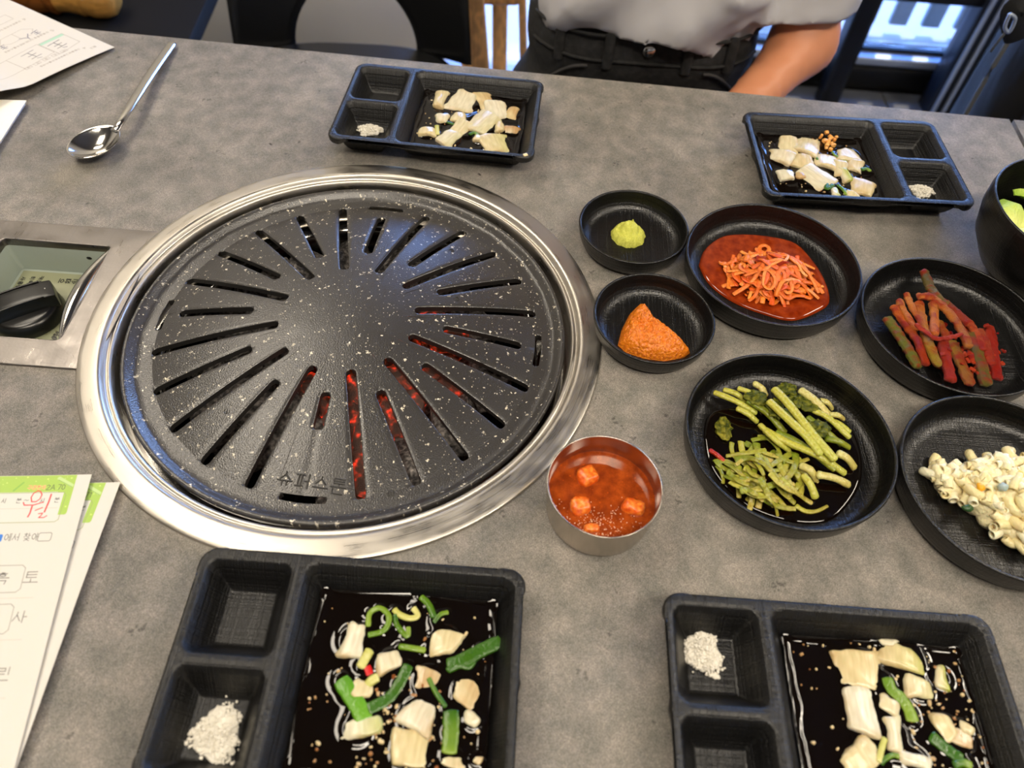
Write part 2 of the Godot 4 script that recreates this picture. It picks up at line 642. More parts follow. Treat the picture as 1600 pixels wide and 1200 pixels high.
const STANDING := {0: [[0.3, 0, 0.3, 1], [0.3, 0.5, 0.9, 0.5]], 1: [[0.2, 0, 0.2, 1], [0.2, 0.5, 0.8, 0.5], [0.8, 0, 0.8, 1]], 4: [[0.7, 0, 0.7, 1], [0.1, 0.5, 0.7, 0.5]], 5: [[0.45, 0, 0.45, 1], [0, 0.5, 0.45, 0.5], [0.9, 0, 0.9, 1]],
	6: [[0.7, 0, 0.7, 1], [0.1, 0.35, 0.7, 0.35], [0.1, 0.62, 0.7, 0.62]], 14: [[0.7, 0, 0.7, 1], [0.2, 0.6, 0.7, 0.6]], 20: [[0.5, 0, 0.5, 1]]}
const LYING := {8: [[0, 1, 1, 1], [0.5, 0.2, 0.5, 1]], 12: [[0, 1, 1, 1], [0.35, 0.2, 0.35, 1], [0.65, 0.2, 0.65, 1]], 13: [[0, 0.1, 1, 0.1], [0.5, 0.1, 0.5, 1]], 14: [[0, 0.1, 1, 0.1], [0.4, 0.1, 0.4, 1]], 17: [[0, 0.1, 1, 0.1], [0.35, 0.1, 0.35, 1], [0.65, 0.1, 0.65, 1]],
	18: [[0, 0.5, 1, 0.5]]}
const OTHER := {"0": [[0.5, 0, 0.1, 0.2, 0.1, 0.8, 0.5, 1, 0.9, 0.8, 0.9, 0.2, 0.5, 0]], "1": [[0.3, 0.2, 0.55, 0, 0.55, 1]], "2": [[0.1, 0.2, 0.5, 0, 0.9, 0.25, 0.1, 1, 0.9, 1]], "4": [[0.75, 1, 0.75, 0, 0.05, 0.7, 0.95, 0.7]],
	"5": [[0.9, 0, 0.2, 0, 0.15, 0.45, 0.6, 0.4, 0.9, 0.7, 0.6, 1, 0.1, 0.9]], "6": [[0.8, 0, 0.2, 0.5, 0.2, 0.9, 0.6, 1, 0.85, 0.75, 0.6, 0.5, 0.2, 0.65]], "7": [[0.05, 0, 0.95, 0, 0.4, 1]], "A": [[0, 1, 0.5, 0, 1, 1], [0.2, 0.65, 0.8, 0.65]],
	"~": [[0, 0.55, 0.3, 0.4, 0.7, 0.6, 1, 0.45]], "主": [[0.4, 0, 0.6, 0.12], [0.15, 0.28, 0.85, 0.28], [0.22, 0.6, 0.78, 0.6], [0.5, 0.28, 0.5, 0.95], [0.05, 0.97, 0.95, 0.95]],
	"人": [[0.5, 0.05, 0.4, 0.5, 0, 0.95], [0.48, 0.35, 0.7, 0.7, 1, 0.95]], "-": [[0.1, 0.5, 0.9, 0.5]], "□": [[0, 0.1, 1, 0.1, 1, 0.9, 0, 0.9, 0, 0.1]]}


func fit(strokes: Array, x: float, y: float, w: float, h: float) -> Array:
	var out := []
	for s in strokes:
		var q := []
		for i in range(0, s.size(), 2):
			q.append_array([x + s[i] * w, y + s[i + 1] * h])
		out.append(q)
	return out


func glyph(ch: String) -> Array:
	if OTHER.has(ch):
		return OTHER[ch]
	var k := ch.unicode_at(0) - 0xAC00
	if k < 0 or k > 11171:
		return []
	var cho: Array = CONS[CHO[k / 588]]
	var jung := (k % 588) / 28
	var jong := k % 28
	var hh := 0.56 if jong else 0.95
	var out := []
	if LYING.has(jung) and STANDING.has(jung):
		out += fit(cho, 0.1, 0.02, 0.42, hh * 0.5) + fit(LYING[jung], 0.0, hh * 0.62, 0.62, hh * 0.4) + fit(STANDING[jung], 0.6, 0.0, 0.4, hh)
	elif LYING.has(jung):
		out += fit(cho, 0.16, 0.02, 0.68, hh * 0.52) + fit(LYING[jung], 0.0, hh * 0.6, 1.0, hh * 0.38)
	else:
		out += fit(cho, 0.04, 0.08, 0.5, hh * 0.78) + fit(STANDING.get(jung, STANDING[20]), 0.58, 0.0, 0.4, hh)
	if jong:
		out += fit(CONS[JONG[jong]], 0.16, 0.68, 0.68, 0.3)
	return out


func line(im: Image, p: Array, width: float, c: Color) -> void:
	var r := width / 2.0
	for i in range(0, p.size() - 2, 2):
		var a := Vector2(p[i], p[i + 1])
		var b := Vector2(p[i + 2], p[i + 3])
		var lo := a.min(b) - Vector2(r + 1, r + 1)
		var hi := a.max(b) + Vector2(r + 1, r + 1)
		var ab := b - a
		var l2 := maxf(ab.length_squared(), 1e-6)
		for y in range(maxi(0, int(lo.y)), mini(im.get_height(), int(hi.y) + 1)):
			for x in range(maxi(0, int(lo.x)), mini(im.get_width(), int(hi.x) + 1)):
				var q := Vector2(x, y)
				var d := (q - (a + ab * clampf((q - a).dot(ab) / l2, 0.0, 1.0))).length()
				var cover := clampf(r + 0.5 - d, 0.0, 1.0)
				if cover > 0.0:
					im.set_pixel(x, y, im.get_pixel(x, y).lerp(c, cover * c.a))


func write(im: Image, text: String, o: Vector2, ex: Vector2, ey: Vector2, width: float, c: Color, gap := 0.18) -> void:
	for k in text.length():
		for s in glyph(text[k]):
			var q := []
			for i in range(0, s.size(), 2):
				var p: Vector2 = o + ex * (k * (1.0 + gap) + s[i]) + ey * s[i + 1]
				q.append_array([p.x, p.y])
			line(im, q, width, c)


func stroke_mesh(text: String, o: Vector3, ex: Vector3, ey: Vector3, r: float, gap := 0.2) -> MB:
	var m := MB.new()
	for k in text.length():
		for s in glyph(text[k]):
			var p := PackedVector3Array()
			for i in range(0, s.size(), 2):
				p.append(o + ex * (k * (1.0 + gap) + s[i]) + ey * s[i + 1])
			m.tube(p, PackedFloat32Array([r]), 6, 0.7, ex.cross(ey).normalized())
	return m


# ---------------------------------------------------------------- the room
func slab(called: String, lo: Vector3, hi: Vector3, m: Material, label: String, parent: Node = null) -> MeshInstance3D:
	var b := MB.new()
	b.box(lo, hi)
	return struct(called, b, m, parent, label, called.get_slice("_", 0))


func build_room() -> void:
	var zb := -2.07
	var floor_o := slab("floor", Vector3(-2.5, -0.12, -2.2), Vector3(2.9, -0.008, 2.4), M.grout, "dark grey tiled floor with pale grout lines beyond the table")
	for i in 9:
		for j in 8:
			var x := 1.02 + 0.6 * (i - 6)
			var z := -2.07 + 0.6 * j
			if x < -2.6 or z > 2.3:
				continue
			var b := MB.new()
			b.box(Vector3(maxf(x + 0.003, -2.5), -0.02, z + 0.003), Vector3(minf(x + 0.597, 2.9), 0.0, minf(z + 0.597, 2.4)))
			obj("tile", b, M.tile, floor_o, true)
	slab("ceiling", Vector3(-2.5, 2.68, -2.2), Vector3(2.9, 2.8, 2.4), M.ceiling, "dark ceiling above the dining room")
	slab("wall_left", Vector3(-2.62, -0.12, -2.2), Vector3(-2.5, 2.8, 2.4), M.wall, "pale wall at the left end of the room")
	slab("wall_right", Vector3(2.9, -0.12, -2.2), Vector3(3.02, 2.8, 2.4), M.wall, "pale wall at the right end of the room")
	slab("wall_front", Vector3(-2.62, -0.12, 2.4), Vector3(3.02, 2.8, 2.52), M.wall, "pale wall behind the diner taking the photo")
	slab("wall_back", Vector3(-2.5, -0.008, -2.2), Vector3(-0.30, 2.68, zb), M.wall, "light grey wall seen through the black chair back")
	slab("wall_lintel", Vector3(-0.30, 1.56, -2.2), Vector3(2.9, 2.68, zb), M.wall, "pale wall strip above the window")
	slab("baseboard_window", Vector3(0.44, -0.008, -2.2), Vector3(2.9, 0.078, zb), M.black_metal, "black kerb below the window sill")
	slab("trim_1", Vector3(0.44, 0.078, -2.16), Vector3(2.9, 0.105, zb + 0.012), M.alu, "pale aluminium sill with sun spots under the window")
	slab("trim_2", Vector3(0.44, 0.105, -2.13), Vector3(2.9, 0.116, zb - 0.02), M.dark_frame, "dark gasket along the foot of the glass")
	var win := slab("window_1", Vector3(0.44, 0.116, -2.112), Vector3(2.9, 1.56, -2.104), M.glass, "clear window glass in front of the white picket fence")
	win.set_meta("label", "clear window glass in front of the white picket fence")
	slab("window_2", Vector3(-0.27, 0.01, -2.112), Vector3(0.40, 1.56, -2.104), M.glass, "clear glass door pane left of the window")
	slab("trim_3", Vector3(0.40, -0.008, -2.15), Vector3(0.44, 1.56, zb + 0.01), M.dark_frame, "dark mullion between glass door and window")
	slab("trim_4", Vector3(-0.30, -0.008, -2.15), Vector3(-0.27, 1.56, zb + 0.01), M.dark_frame, "dark jamb at the left of the glass door")
	var bx := onz(1319, 88, -1.99).x
	slab("trim_5", Vector3(bx - 0.027, -0.008, -2.02), Vector3(bx + 0.027, 2.68, -1.96), M.black_metal, "black upright post in front of the window beside the arm")
	var gx := onz(1500, 97, -1.99).x
	var post := slab("trim_6", Vector3(gx - 0.035, -0.008, -2.03), Vector3(gx + 0.045, 2.68, -1.95), M.dark_frame, "blue grey ribbed post beside the black backpack")
	for k in 3:
		slab("rib", Vector3(gx - 0.03 + k * 0.028, -0.005, -1.952), Vector3(gx - 0.02 + k * 0.028, 2.66, -1.942), M.alu, "", post)
	slab("trim_7", Vector3(bx + 0.027, 0.30, -2.03), Vector3(gx + 0.3, 0.40, -1.97), M.black_metal, "black rail crossing the window above the fence view")
	# outside
	slab("ground", Vector3(-2.5, -0.25, -6.5), Vector3(4.5, -0.02, -2.2), M.outside, "sunlit paving outside the glass door")
	slab("roof_awning", Vector3(-2.6, 2.3, -2.75), Vector3(3.2, 2.38, -2.2), M.dark_frame, "dark awning over the shop front")
	var fence := thing("picket_fence", "white upright picket fence outside behind the window glass", "fence", Vector3(0, -0.02, -2.46))
	for k in 19:
		var b := MB.new()
		var x := 0.50 + 0.105 * k
		b.box(Vector3(x, 0.03, -0.012), Vector3(x + 0.058, 1.0, 0.012))
		obj("picket", b, M.picket, fence, true)
	for y in [0.12, 0.85]:
		var b := MB.new()
		b.box(Vector3(0.46, y, -0.032), Vector3(2.56, y + 0.05, -0.0125))
		obj("rail", b, M.picket, fence, true)
	for x in [0.46, 1.5, 2.52]:
		var b := MB.new()
		b.box(Vector3(x, 0, -0.07), Vector3(x + 0.04, 1.02, -0.033))
		obj("post", b, M.picket, fence, true)


func build_ceiling_lamps() -> void:
	var spots := [[Vector3(-1.02, 2.6, -0.50), Vector2(0.5, 0.74), "left of the grill table"], [Vector3(0.0, 2.6, 0.62), Vector2(1.1, 0.3), "behind the camera"], [Vector3(1.25, 2.6, 0.35), Vector2(0.85, 0.3), "right of the camera"],
		[Vector3(-1.3, 2.6, -1.5), Vector2(0.85, 0.3), "over the dark bench"], [Vector3(2.0, 2.6, -0.85), Vector2(0.3, 0.85), "at the right beyond the backpack"]]
	var power := [1.75, 2.8, 2.4, 1.7, 2.7]
	for k in spots.size():
		var s: Array = spots[k]
		var o := thing("ceiling_lamp", "white rectangular ceiling lamp panel hanging " + s[2], "lamp", s[0])
		var sz: Vector2 = s[1]
		var b := MB.new()
		b.box(Vector3(-sz.x / 2 - 0.02, 0.004, -sz.y / 2 - 0.02), Vector3(sz.x / 2 + 0.02, 0.06, sz.y / 2 + 0.02))
		obj("lamp_housing", b, M.black_metal, o, true)
		b = MB.new()
		b.box(Vector3(-sz.x / 2, -0.006, -sz.y / 2), Vector3(sz.x / 2, 0.003, sz.y / 2))
		obj("lamp_diffuser", b, M.lamp, o, true)
		for x in [-0.3, 0.3]:
			b = MB.new()
			b.tube(PackedVector3Array([Vector3(x, 0.06, 0), Vector3(x, 0.08, 0)]), PackedFloat32Array([0.004]), 6)
			obj("hanger", b, M.black_metal, o)
		var l := AreaLight3D.new()
		l.name = "lamp_light"
		l.area_size = sz
		l.area_range = 12.0
		l.light_color = Color(1.0, 0.95, 0.87)
		l.light_energy = power[k]
		l.shadow_enabled = true
		l.position = Vector3(0, -0.012, 0)
		l.rotation.x = -PI / 2
		o.add_child(l)


func build_table() -> void:
	var turn := -0.042
	for k in 2:
		var c := CSGCombiner3D.new()
		c.name = numbered("dining_table")
		add_child(c)
		c.rotation.y = turn
		tag(c, ["mottled grey brown stone-look dining table with a round grill set in it", "second grey stone-look table beyond the narrow gap at the right"][k], "table")
		var x0 := -1.15 if k == 0 else 0.489
		var x1 := 0.484 if k == 0 else 1.5
		var b := CSGBox3D.new()
		b.name = "tabletop"
		b.size = Vector3(x1 - x0, 0.032, 0.7663 + 0.14)
		b.position = Vector3((x0 + x1) / 2, T - 0.016, (-0.7663 + 0.14) / 2)
		c.add_child(b)
		if k == 0:
			var g := Vector3(-0.1323, T, -0.3843).rotated(Vector3.UP, -turn)
			var cy := CSGCylinder3D.new()
			cy.name = "grill_hole"
			cy.operation = CSGShape3D.OPERATION_SUBTRACTION
			cy.radius = 0.186
			cy.height = 0.2
			cy.sides = 96
			cy.position = g
			c.add_child(cy)
			var h := CSGBox3D.new()
			h.name = "control_hole"
			h.operation = CSGShape3D.OPERATION_SUBTRACTION
			h.size = Vector3(0.105, 0.2, 0.118)
			h.position = Vector3(-0.391, T, -0.397).rotated(Vector3.UP, -turn)
			c.add_child(h)
		c.material_override = M.table
		for x in ([-1.0, 0.38] if k == 0 else [0.6, 1.4]):
			for z in [-0.66, 0.04]:
				var l := MB.new()
				l.box(Vector3(x - 0.025, 0.0, z - 0.025), Vector3(x + 0.025, T - 0.033, z + 0.025))
				obj("leg", l, M.black_metal, c, true)


# ---------------------------------------------------------------- the grill
func dome(r: float) -> float:
	if r < 0.1505:
		return -0.009 + 0.021 * (1.0 - pow(r / 0.1505, 2.0))
	if r < 0.162:
		return -0.009
	if r < 0.169:
		var t := (r - 0.162) / 0.007
		return -0.009 + 0.0055 * t * t * (3 - 2 * t)
	return -0.0035


func build_grill() -> void:
	var c := Vector3(-0.1323, T, -0.3843)
	var g := thing("table_grill", "round built-in table grill with wide scratched stainless ring and dark fire pan", "grill", c)
	var m := MB.new()
	m.lathe(PackedVector2Array([Vector2(0.1995, 0.0), Vector2(0.2003, 0.0003), Vector2(0.2003, 0.0015), Vector2(0.1994, 0.0025), Vector2(0.196, 0.0031), Vector2(0.190, 0.0036), Vector2(0.1862, 0.0040), Vector2(0.1842, 0.0038), Vector2(0.1828, 0.0026), Vector2(0.1818, 0.0008),
		Vector2(0.1808, -0.0006), Vector2(0.1797, -0.0004), Vector2(0.1787, 0.0004), Vector2(0.1776, 0.0002), Vector2(0.1765, -0.0015), Vector2(0.176, -0.005), Vector2(0.1757, -0.02), Vector2(0.1757, -0.034)]), 192)
	obj("steel_ring", m, M.ring, g)
	m = MB.new()
	m.lathe(PackedVector2Array([Vector2(0.001, -0.152), Vector2(0.165, -0.152), Vector2(0.179, -0.14), Vector2(0.181, -0.03), Vector2(0.1775, -0.03), Vector2(0.175, -0.135), Vector2(0.162, -0.148), Vector2(0.001, -0.148)]), 96)
	obj("fire_pan", m, M.pan, g)
	m = MB.new()
	m.lathe(PackedVector2Array([Vector2(0.150, -0.036), Vector2(0.176, -0.033), Vector2(0.176, -0.030), Vector2(0.152, -0.031), Vector2(0.148, -0.040), Vector2(0.146, -0.075), Vector2(0.150, -0.036)]), 96)
	obj("inner_collar", m, M.steel, g)
	m = MB.new()
	for k in 15:
		var x := -0.14 + 0.02 * k
		var hz := sqrt(maxf(0.150 * 0.150 - x * x, 0.0))
		m.tube(PackedVector3Array([Vector3(x, -0.112, -hz), Vector3(x, -0.112, hz)]), PackedFloat32Array([0.003]), 6)
	obj("charcoal_grate", m, M.pan, g)
	# the control box beside the ring
	var cb := thing("control_box", "square steel control plate with recessed black gas knob left of the grill", "control", Vector3(-0.391, T, -0.397))
	var per := func(x0: float, x1: float, z0: float, z1: float, r: float, y: float) -> PackedVector3Array:
		var p := PackedVector3Array()
		for q in [[x1 - r, z1 - r, 0.0], [x0 + r, z1 - r, PI / 2], [x0 + r, z0 + r, PI], [x1 - r, z0 + r, PI * 1.5]]:
			for i in 7:
				var a: float = q[2] + PI / 2 * i / 6.0
				p.append(Vector3(q[0] + r * cos(a), y, q[1] + r * sin(a)))
		return p
	m = MB.new()
	var p := PackedVector3Array()
	for q in [[-0.066, 0.215, -0.0755, 0.0765, 0.006, 0.0], [-0.066, 0.215, -0.0755, 0.0765, 0.006, 0.0012], [-0.065, 0.214, -0.0745, 0.0755, 0.006, 0.0019]]:
		p.append_array(per.call(q[0], minf(q[1], 0.08), q[2], q[3], q[4], q[5]))
	p.append_array(per.call(-0.0475, 0.0475, -0.0535, 0.0535, 0.004, 0.0020))
	p.append_array(per.call(-0.0466, 0.0466, -0.0526, 0.0526, 0.0035, 0.0032))
	p.append_array(per.call(-0.0455, 0.0455, -0.0515, 0.0515, 0.003, 0.0022))
	p.append_array(per.call(-0.0455, 0.0455, -0.0515, 0.0515, 0.003, -0.004))
	m.surf(p, 28, 7, true)
	obj("steel_plate", m, M.steel_plate, cb)
	m = MB.new()
	p = per.call(-0.0485, 0.0485, -0.0545, 0.0545, 0.003, -0.034)
	p.append_array(per.call(-0.0485, 0.0485, -0.0545, 0.0545, 0.003, -0.002))
	p.append_array(per.call(-0.0458, 0.0458, -0.0518, 0.0518, 0.003, -0.002))
	p.append_array(per.call(-0.0430, 0.0430, -0.0490, 0.0490, 0.003, -0.029))
	m.surf(p, 28, 4, true)
	obj("enamel_box", m, M.enamel, cb)
	m = MB.new()
	m.box(Vector3(-0.0475, -0.034, -0.0535), Vector3(0.0475, -0.029, 0.0535))
	obj("box_floor", m, M.enamel, cb, true)
	m = MB.new()
	m.quad(Vector3(-0.040, -0.0285, -0.046), Vector3(0.040, -0.0285, -0.046), Vector3(0.040, -0.0285, 0.046), Vector3(-0.040, -0.0285, 0.046))
	var im := Image.create(320, 368, false, Image.FORMAT_RGB8)
	im.fill(Color(0.54, 0.55, 0.44))
	for k in 500:
		var q := Vector2(rng.randf() * 320, 368 - 220 * pow(rng.randf(), 2.0))
		line(im, [q.x, q.y, q.x + rng.randf_range(-5, 5), q.y + 3], rng.randf_range(1, 5), Color(0.35, 0.30, 0.12, rng.randf_range(0.1, 0.5)))
	for k in 260:
		var q := Vector2(220 + rng.randf() * 100, 250 + rng.randf() * 118)
		line(im, [q.x, q.y, q.x + 3, q.y + 2], rng.randf_range(2, 9), Color(0.06, 0.05, 0.04, 0.6))
	write(im, "사용방법", Vector2(22, 30), Vector2(0, 17), Vector2(-15, 0), 2.6, Color(0.08, 0.08, 0.07))
	write(im, "화력조절", Vector2(52, 24), Vector2(0, 17), Vector2(-15, 0), 2.6, Color(0.08, 0.08, 0.07))
	write(im, "켜짐꺼짐", Vector2(80, 20), Vector2(0, 17), Vector2(-15, 0), 2.6, Color(0.08, 0.08, 0.07))
	write(im, "가스불판손잡이", Vector2(296, 44), Vector2(-20, 0), Vector2(0, -20), 3.0, Color(0.1, 0.1, 0.09))
	for s in [[262, 96, 286, 84, 300, 92], [262, 108, 284, 118, 300, 104]]:
		line(im, s, 13.0, Color(0.85, 0.25, 0.10))
	var lm := mat(Color.WHITE, 0.4)
	lm.albedo_texture = ImageTexture.create_from_image(im)
	obj("instruction_label", m, lm, cb)
	var kn := Vector3(-0.012, -0.0285, 0.004)
	m = MB.new()
	m.lathe(PackedVector2Array([Vector2(0.001, 0), Vector2(0.0275, 0), Vector2(0.0285, 0.002), Vector2(0.0275, 0.008), Vector2(0.0255, 0.0115), Vector2(0.022, 0.013), Vector2(0.001, 0.0135)]), 48, kn)
	var tb := Transform3D(Basis(Vector3.UP, 0.62), kn + Vector3(0, 0.0165, 0))
	m.rbox(Vector3(0.0262, 0.0065, 0.0115), 0.0018, 6, tb, func(q: Vector3) -> Vector3: return Vector3(q.x, q.y - 3.2 * q.x * q.x, q.z * (1.0 - 0.10 * signf(q.y))))
	for s in [-1.0, 1.0]:
		var rp := PackedVector3Array()
		for i in 9:
			var x := -0.0245 + 0.0049 * i + 0.003
			rp.append(tb * Vector3(minf(x, 0.0255), 0.0066 - 3.2 * x * x, s * 0.0098))
		m.tube(rp, PackedFloat32Array([0.0008]), 6)
	var ko := obj("knob", m, M.knob, cb)
	ko.set_meta("label", "black bar-grip gas knob")
	m = MB.new()
	m.box(Vector3(0.017, 0.0048, -0.0006), Vector3(0.021, 0.0052, 0.0006), tb)
	obj("pointer_mark", m, M.white_print, ko)
	m = MB.new()
	var sp := PackedVector3Array()
	var sr := PackedFloat32Array()
	for i in 25:
		var t := i / 24.0
		sp.append(Vector3(0.0462 - 0.006 * sin(PI * t), 0.0005, -0.052 + 0.104 * t))
		sr.append(0.0008 + 0.0058 * pow(sin(PI * clampf(t, 0.01, 0.99)), 0.8))
	m.tube(sp, sr, 14, 0.8)
	obj("steel_lip", m, M.steel, cb)
	m = MB.new()
	m.ball(Vector3(0.022, -0.012, -0.0505), Vector3(0.0024, 0.0016, 0.0006), 10, 6)
	obj("screw_hole", m, M.knob, cb)
	build_plate(c)
	build_coals(c)


func build_plate(c: Vector3) -> void:
	var pl := thing("grill_plate", "domed black cream-speckled grill plate with 24 radial slots over the charcoal", "grill plate", c)
	var top := MB.new()
	var wall := MB.new()
	var cols := [0.0, 0.12, 0.36, 0.68, 1.0]
	for k in 24:
		var phi := deg_to_rad(-13.4 - 15.0 * k)
		var long := k % 2 == 0
		var r_in := 0.0525 if long else 0.0750
		var r_out := 0.1515
		var arc := false
		if k in [5, 11, 17, 23]:
			arc = true
			r_out = {5: 0.1375, 11: 0.1015, 17: 0.1375, 23: 0.1345}[k]
			if k == 11:
				r_in = 0.0715
		var hw := 0.0037
		var rows := [0.0005, 0.012, 0.026, 0.04, r_in - 0.004]
		for q in [0.0, 0.03, 0.12, 0.28, 0.55, 1.0]:
			rows.append(r_in + hw * q)
		var n := 9
		for i in range(1, n):
			rows.append(lerpf(r_in + hw, r_out - hw, float(i) / n))
		for q in [1.0, 0.55, 0.28, 0.12, 0.03, 0.0]:
			rows.append(r_out - hw * q)
		if arc:
			for q in [-1.0, -0.95, -0.75, -0.4, 0.0, 0.4, 0.75, 0.95, 1.0]:
				rows.append(0.1510 + 0.0027 * q)
		rows.append_array([0.1500, 0.1506, 0.1545, 0.158, 0.162, 0.1645, 0.167, 0.169])
		rows.sort()
		for s in [-1.0, 1.0]:
			var p := PackedVector3Array()
			var uvs := PackedVector2Array()
			var wp := PackedVector3Array()
			for r in rows:
				var w := 0.0
				if r >= r_in and r <= r_out:
					var e: float = maxf(maxf(r_in + hw - r, r - (r_out - hw)), 0.0)
					w = sqrt(maxf(hw * hw - e * e, 0.0))
				if arc and absf(r - 0.1510) <= 0.00271:
					w = 0.0135 + sqrt(maxf(0.0027 * 0.0027 - pow(r - 0.151, 2.0), 0.0)) if absf(r - 0.1510) < 0.00269 else 0.0
				var a0 := asin(clampf(w / maxf(r, 0.006), 0, 1)) if w > 0 else 0.0
				for q in cols:
					var a: float = phi + s * (a0 + (deg_to_rad(7.5) - a0) * q)
					var y := dome(r)
					if w > 0.0 and q == 0.0:
						y -= 0.0008
					p.append(Vector3(r * sin(a), y, -r * cos(a)))
					uvs.append(Vector2(0.5 + r * sin(a) / 0.36, 0.5 - r * cos(a) / 0.36))
				if w > 0.0:
					var a: float = phi + s * a0
					for dy in [0.0008, 0.0055]:
						wp.append(Vector3(r * sin(a), dome(r) - dy, -r * cos(a)))
				elif wp.size():
					var f := wall.idx.size()
					wall.surf(wp, 2, wp.size() / 2)
					if s < 0:
						wall.flip(f)
					wp = PackedVector3Array()
			var f0 := top.idx.size()
			top.surf(p, cols.size(), rows.size(), false, false, PackedColorArray(), uvs)
			if s > 0:
				top.flip(f0)
	# lip, rim and underside
	var seg := 192
	var prof := [Vector2(0.169, -0.0035), Vector2(0.1702, -0.0031), Vector2(0.1713, -0.0035), Vector2(0.1721, -0.0047), Vector2(0.1722, -0.0065), Vector2(0.1712, -0.011), Vector2(0.1695, -0.0155), Vector2(0.166, -0.0165)]
	var p := PackedVector3Array()
	var uvs := PackedVector2Array()
	for q in prof:
		for i in seg:
			var a := -TAU * i / seg
			p.append(Vector3(q.x * cos(a), q.y, q.x * sin(a)))
			uvs.append(Vector2(0.5 + q.x * cos(a) / 0.36, 0.5 + q.x * sin(a) / 0.36))
	top.surf(p, seg, prof.size(), true, false, PackedColorArray(), uvs)
	obj("plate_body", top, M.plate, pl, true)
	obj("slot_walls", wall, M.plate_wall, pl)
	# raised lettering and maker's dots, laid on the dome
	var m := MB.new()
	var o := at(434, 741, -0.004) - c
	var e := at(541, 756, -0.004) - c
	var ex := (e - o) / 4.55
	var ey := Vector3(-ex.z, 0, ex.x).normalized() * 0.0105
	var text := "슈퍼스톤"
	for k in 4:
		for st in glyph(text[k]):
			var q := PackedVector3Array()
			for i in range(0, st.size(), 2):
				var w: Vector3 = o + ex * (k * 1.18 + st[i]) + ey * (st[i + 1] - 0.35)
				w.y = dome(Vector2(w.x, w.z).length()) + 0.0001
				q.append(w)
			m.tube(q, PackedFloat32Array([0.00055]), 6)
	var tx := obj("raised_lettering", m, M.emboss, pl)
	tx.set_meta("label", "raised maker's lettering near the slot")
	for q in [[355, 642], [611, 771], [755, 564], [705, 392], [713, 467], [812, 634]]:
		var w := at(q[0], q[1], 0.0) - c
		for i in 6:
			var h := dome(Vector2(w.x, w.z).length())
			w = at(q[0], q[1], h) - c
		m = MB.new()
		var ring := PackedVector3Array()
		for i in 13:
			ring.append(w + Vector3(0.0021 * cos(TAU * i / 12), 0.0, 0.0021 * sin(TAU * i / 12)))
		m.tube(ring, PackedFloat32Array([0.0004]), 6)
		m.tube(PackedVector3Array([w + Vector3(0, 0, -0.0012), w + Vector3(0, 0, 0.0012)]), PackedFloat32Array([0.0004]), 6)
		obj("maker_mark", m, M.emboss, pl)


func coal_mesh(sd: int) -> ArrayMesh:
	var m := MB.new()
	var o := Vector3(sd * 3.7, sd * 1.3, sd * 7.1)
	m.rbox(Vector3(0.021 + 0.006 * sin(sd), 0.012 + 0.003 * cos(sd * 2.0), 0.0155), 0.006, 7, Transform3D(), func(q: Vector3) -> Vector3:
		var d := nz.get_noise_3dv((q * 45.0 + o)) * 0.006 + nz.get_noise_3dv(q * 170.0 + o) * 0.0016
		return q + q.normalized() * d)
	return m.mesh(true)


func build_coals(c: Vector3) -> void:
	var shapes := []
	for i in 6:
		shapes.append(coal_mesh(i + 1))
	var hot := [[556, 592], [562, 645], [548, 690], [655, 526], [690, 548], [612, 582], [640, 615], [628, 665], [678, 582], [706, 612], [500, 640], [575, 740]]
	var spots := []
	for q in hot:
		spots.append([at(q[0], q[1], -0.052) - c, true])
	for k in 60:
		var a := k * 2.39996
		var r := 0.118 * sqrt((k + 0.5) / 60.0)
		var w := Vector3(r * cos(a), -0.050, r * sin(a))
		var ok := true
		for s in spots:
			if s[1] and (s[0] - w).length() < 0.026:
				ok = false
		if ok:
			spots.append([w, false])
	for k in 34:
		var a := k * 2.39996 + 1.0
		var r := 0.115 * sqrt((k + 0.5) / 34.0)
		spots.append([Vector3(r * cos(a), -0.082, r * sin(a)), false])
	var n := 0
	for s in spots:
		n += 1
		var o := obj("glowing_charcoal" if s[1] else "charcoal", shapes[n % 6], M.ember if s[1] else M.coal)
		o.position = c + s[0] + Vector3(0, rng.randf_range(-0.005, 0.005) + (0.0 if s[0].y < -0.07 else 0.012 + dome(Vector2(s[0].x, s[0].z).length())), 0)
		o.rotation = Vector3(rng.randf_range(-0.5, 0.5), rng.randf() * TAU, rng.randf_range(-0.5, 0.5))
		if s[1]:
			tag(o, "red glowing lump of charcoal seen through the near slots of the grill plate", "charcoal", "glowing charcoal under the grill plate")
		else:
			tag(o, "ash-grey lump of charcoal lying in the fire pan under the grill plate", "charcoal", "ashy charcoal under the grill plate")
	for q in [[600, 610], [665, 570], [556, 690]]:
		var l := OmniLight3D.new()
		l.name = "ember_light"
		l.light_color = Color(1.0, 0.16, 0.05)
		l.light_energy = 0.0005
		l.light_size = 0.02
		l.omni_range = 6.0
		l.omni_attenuation = 2.0
		l.shadow_enabled = true
		l.position = at(q[0], q[1], -0.034)
		add_child(l, true)


# ---------------------------------------------------------------- trays with sauce, onions and salt
const TL := 0.1952
const TW := 0.1320
const TH := 0.0250
const TRAY_FLOOR := 0.0040


func sd_rr(p: Vector2, c: Vector2, h: Vector2, r: float) -> float:
	var q := (p - c).abs() - h + Vector2(r, r)
	return q.max(Vector2.ZERO).length() + minf(maxf(q.x, q.y), 0.0) - r


const CELLS := [[-0.0664, -0.0307, 0.0262, 0.0283, 0.008], [-0.0664, 0.0307, 0.0262, 0.0283, 0.008], [0.0287, 0.0, 0.0639, 0.0605, 0.009]]


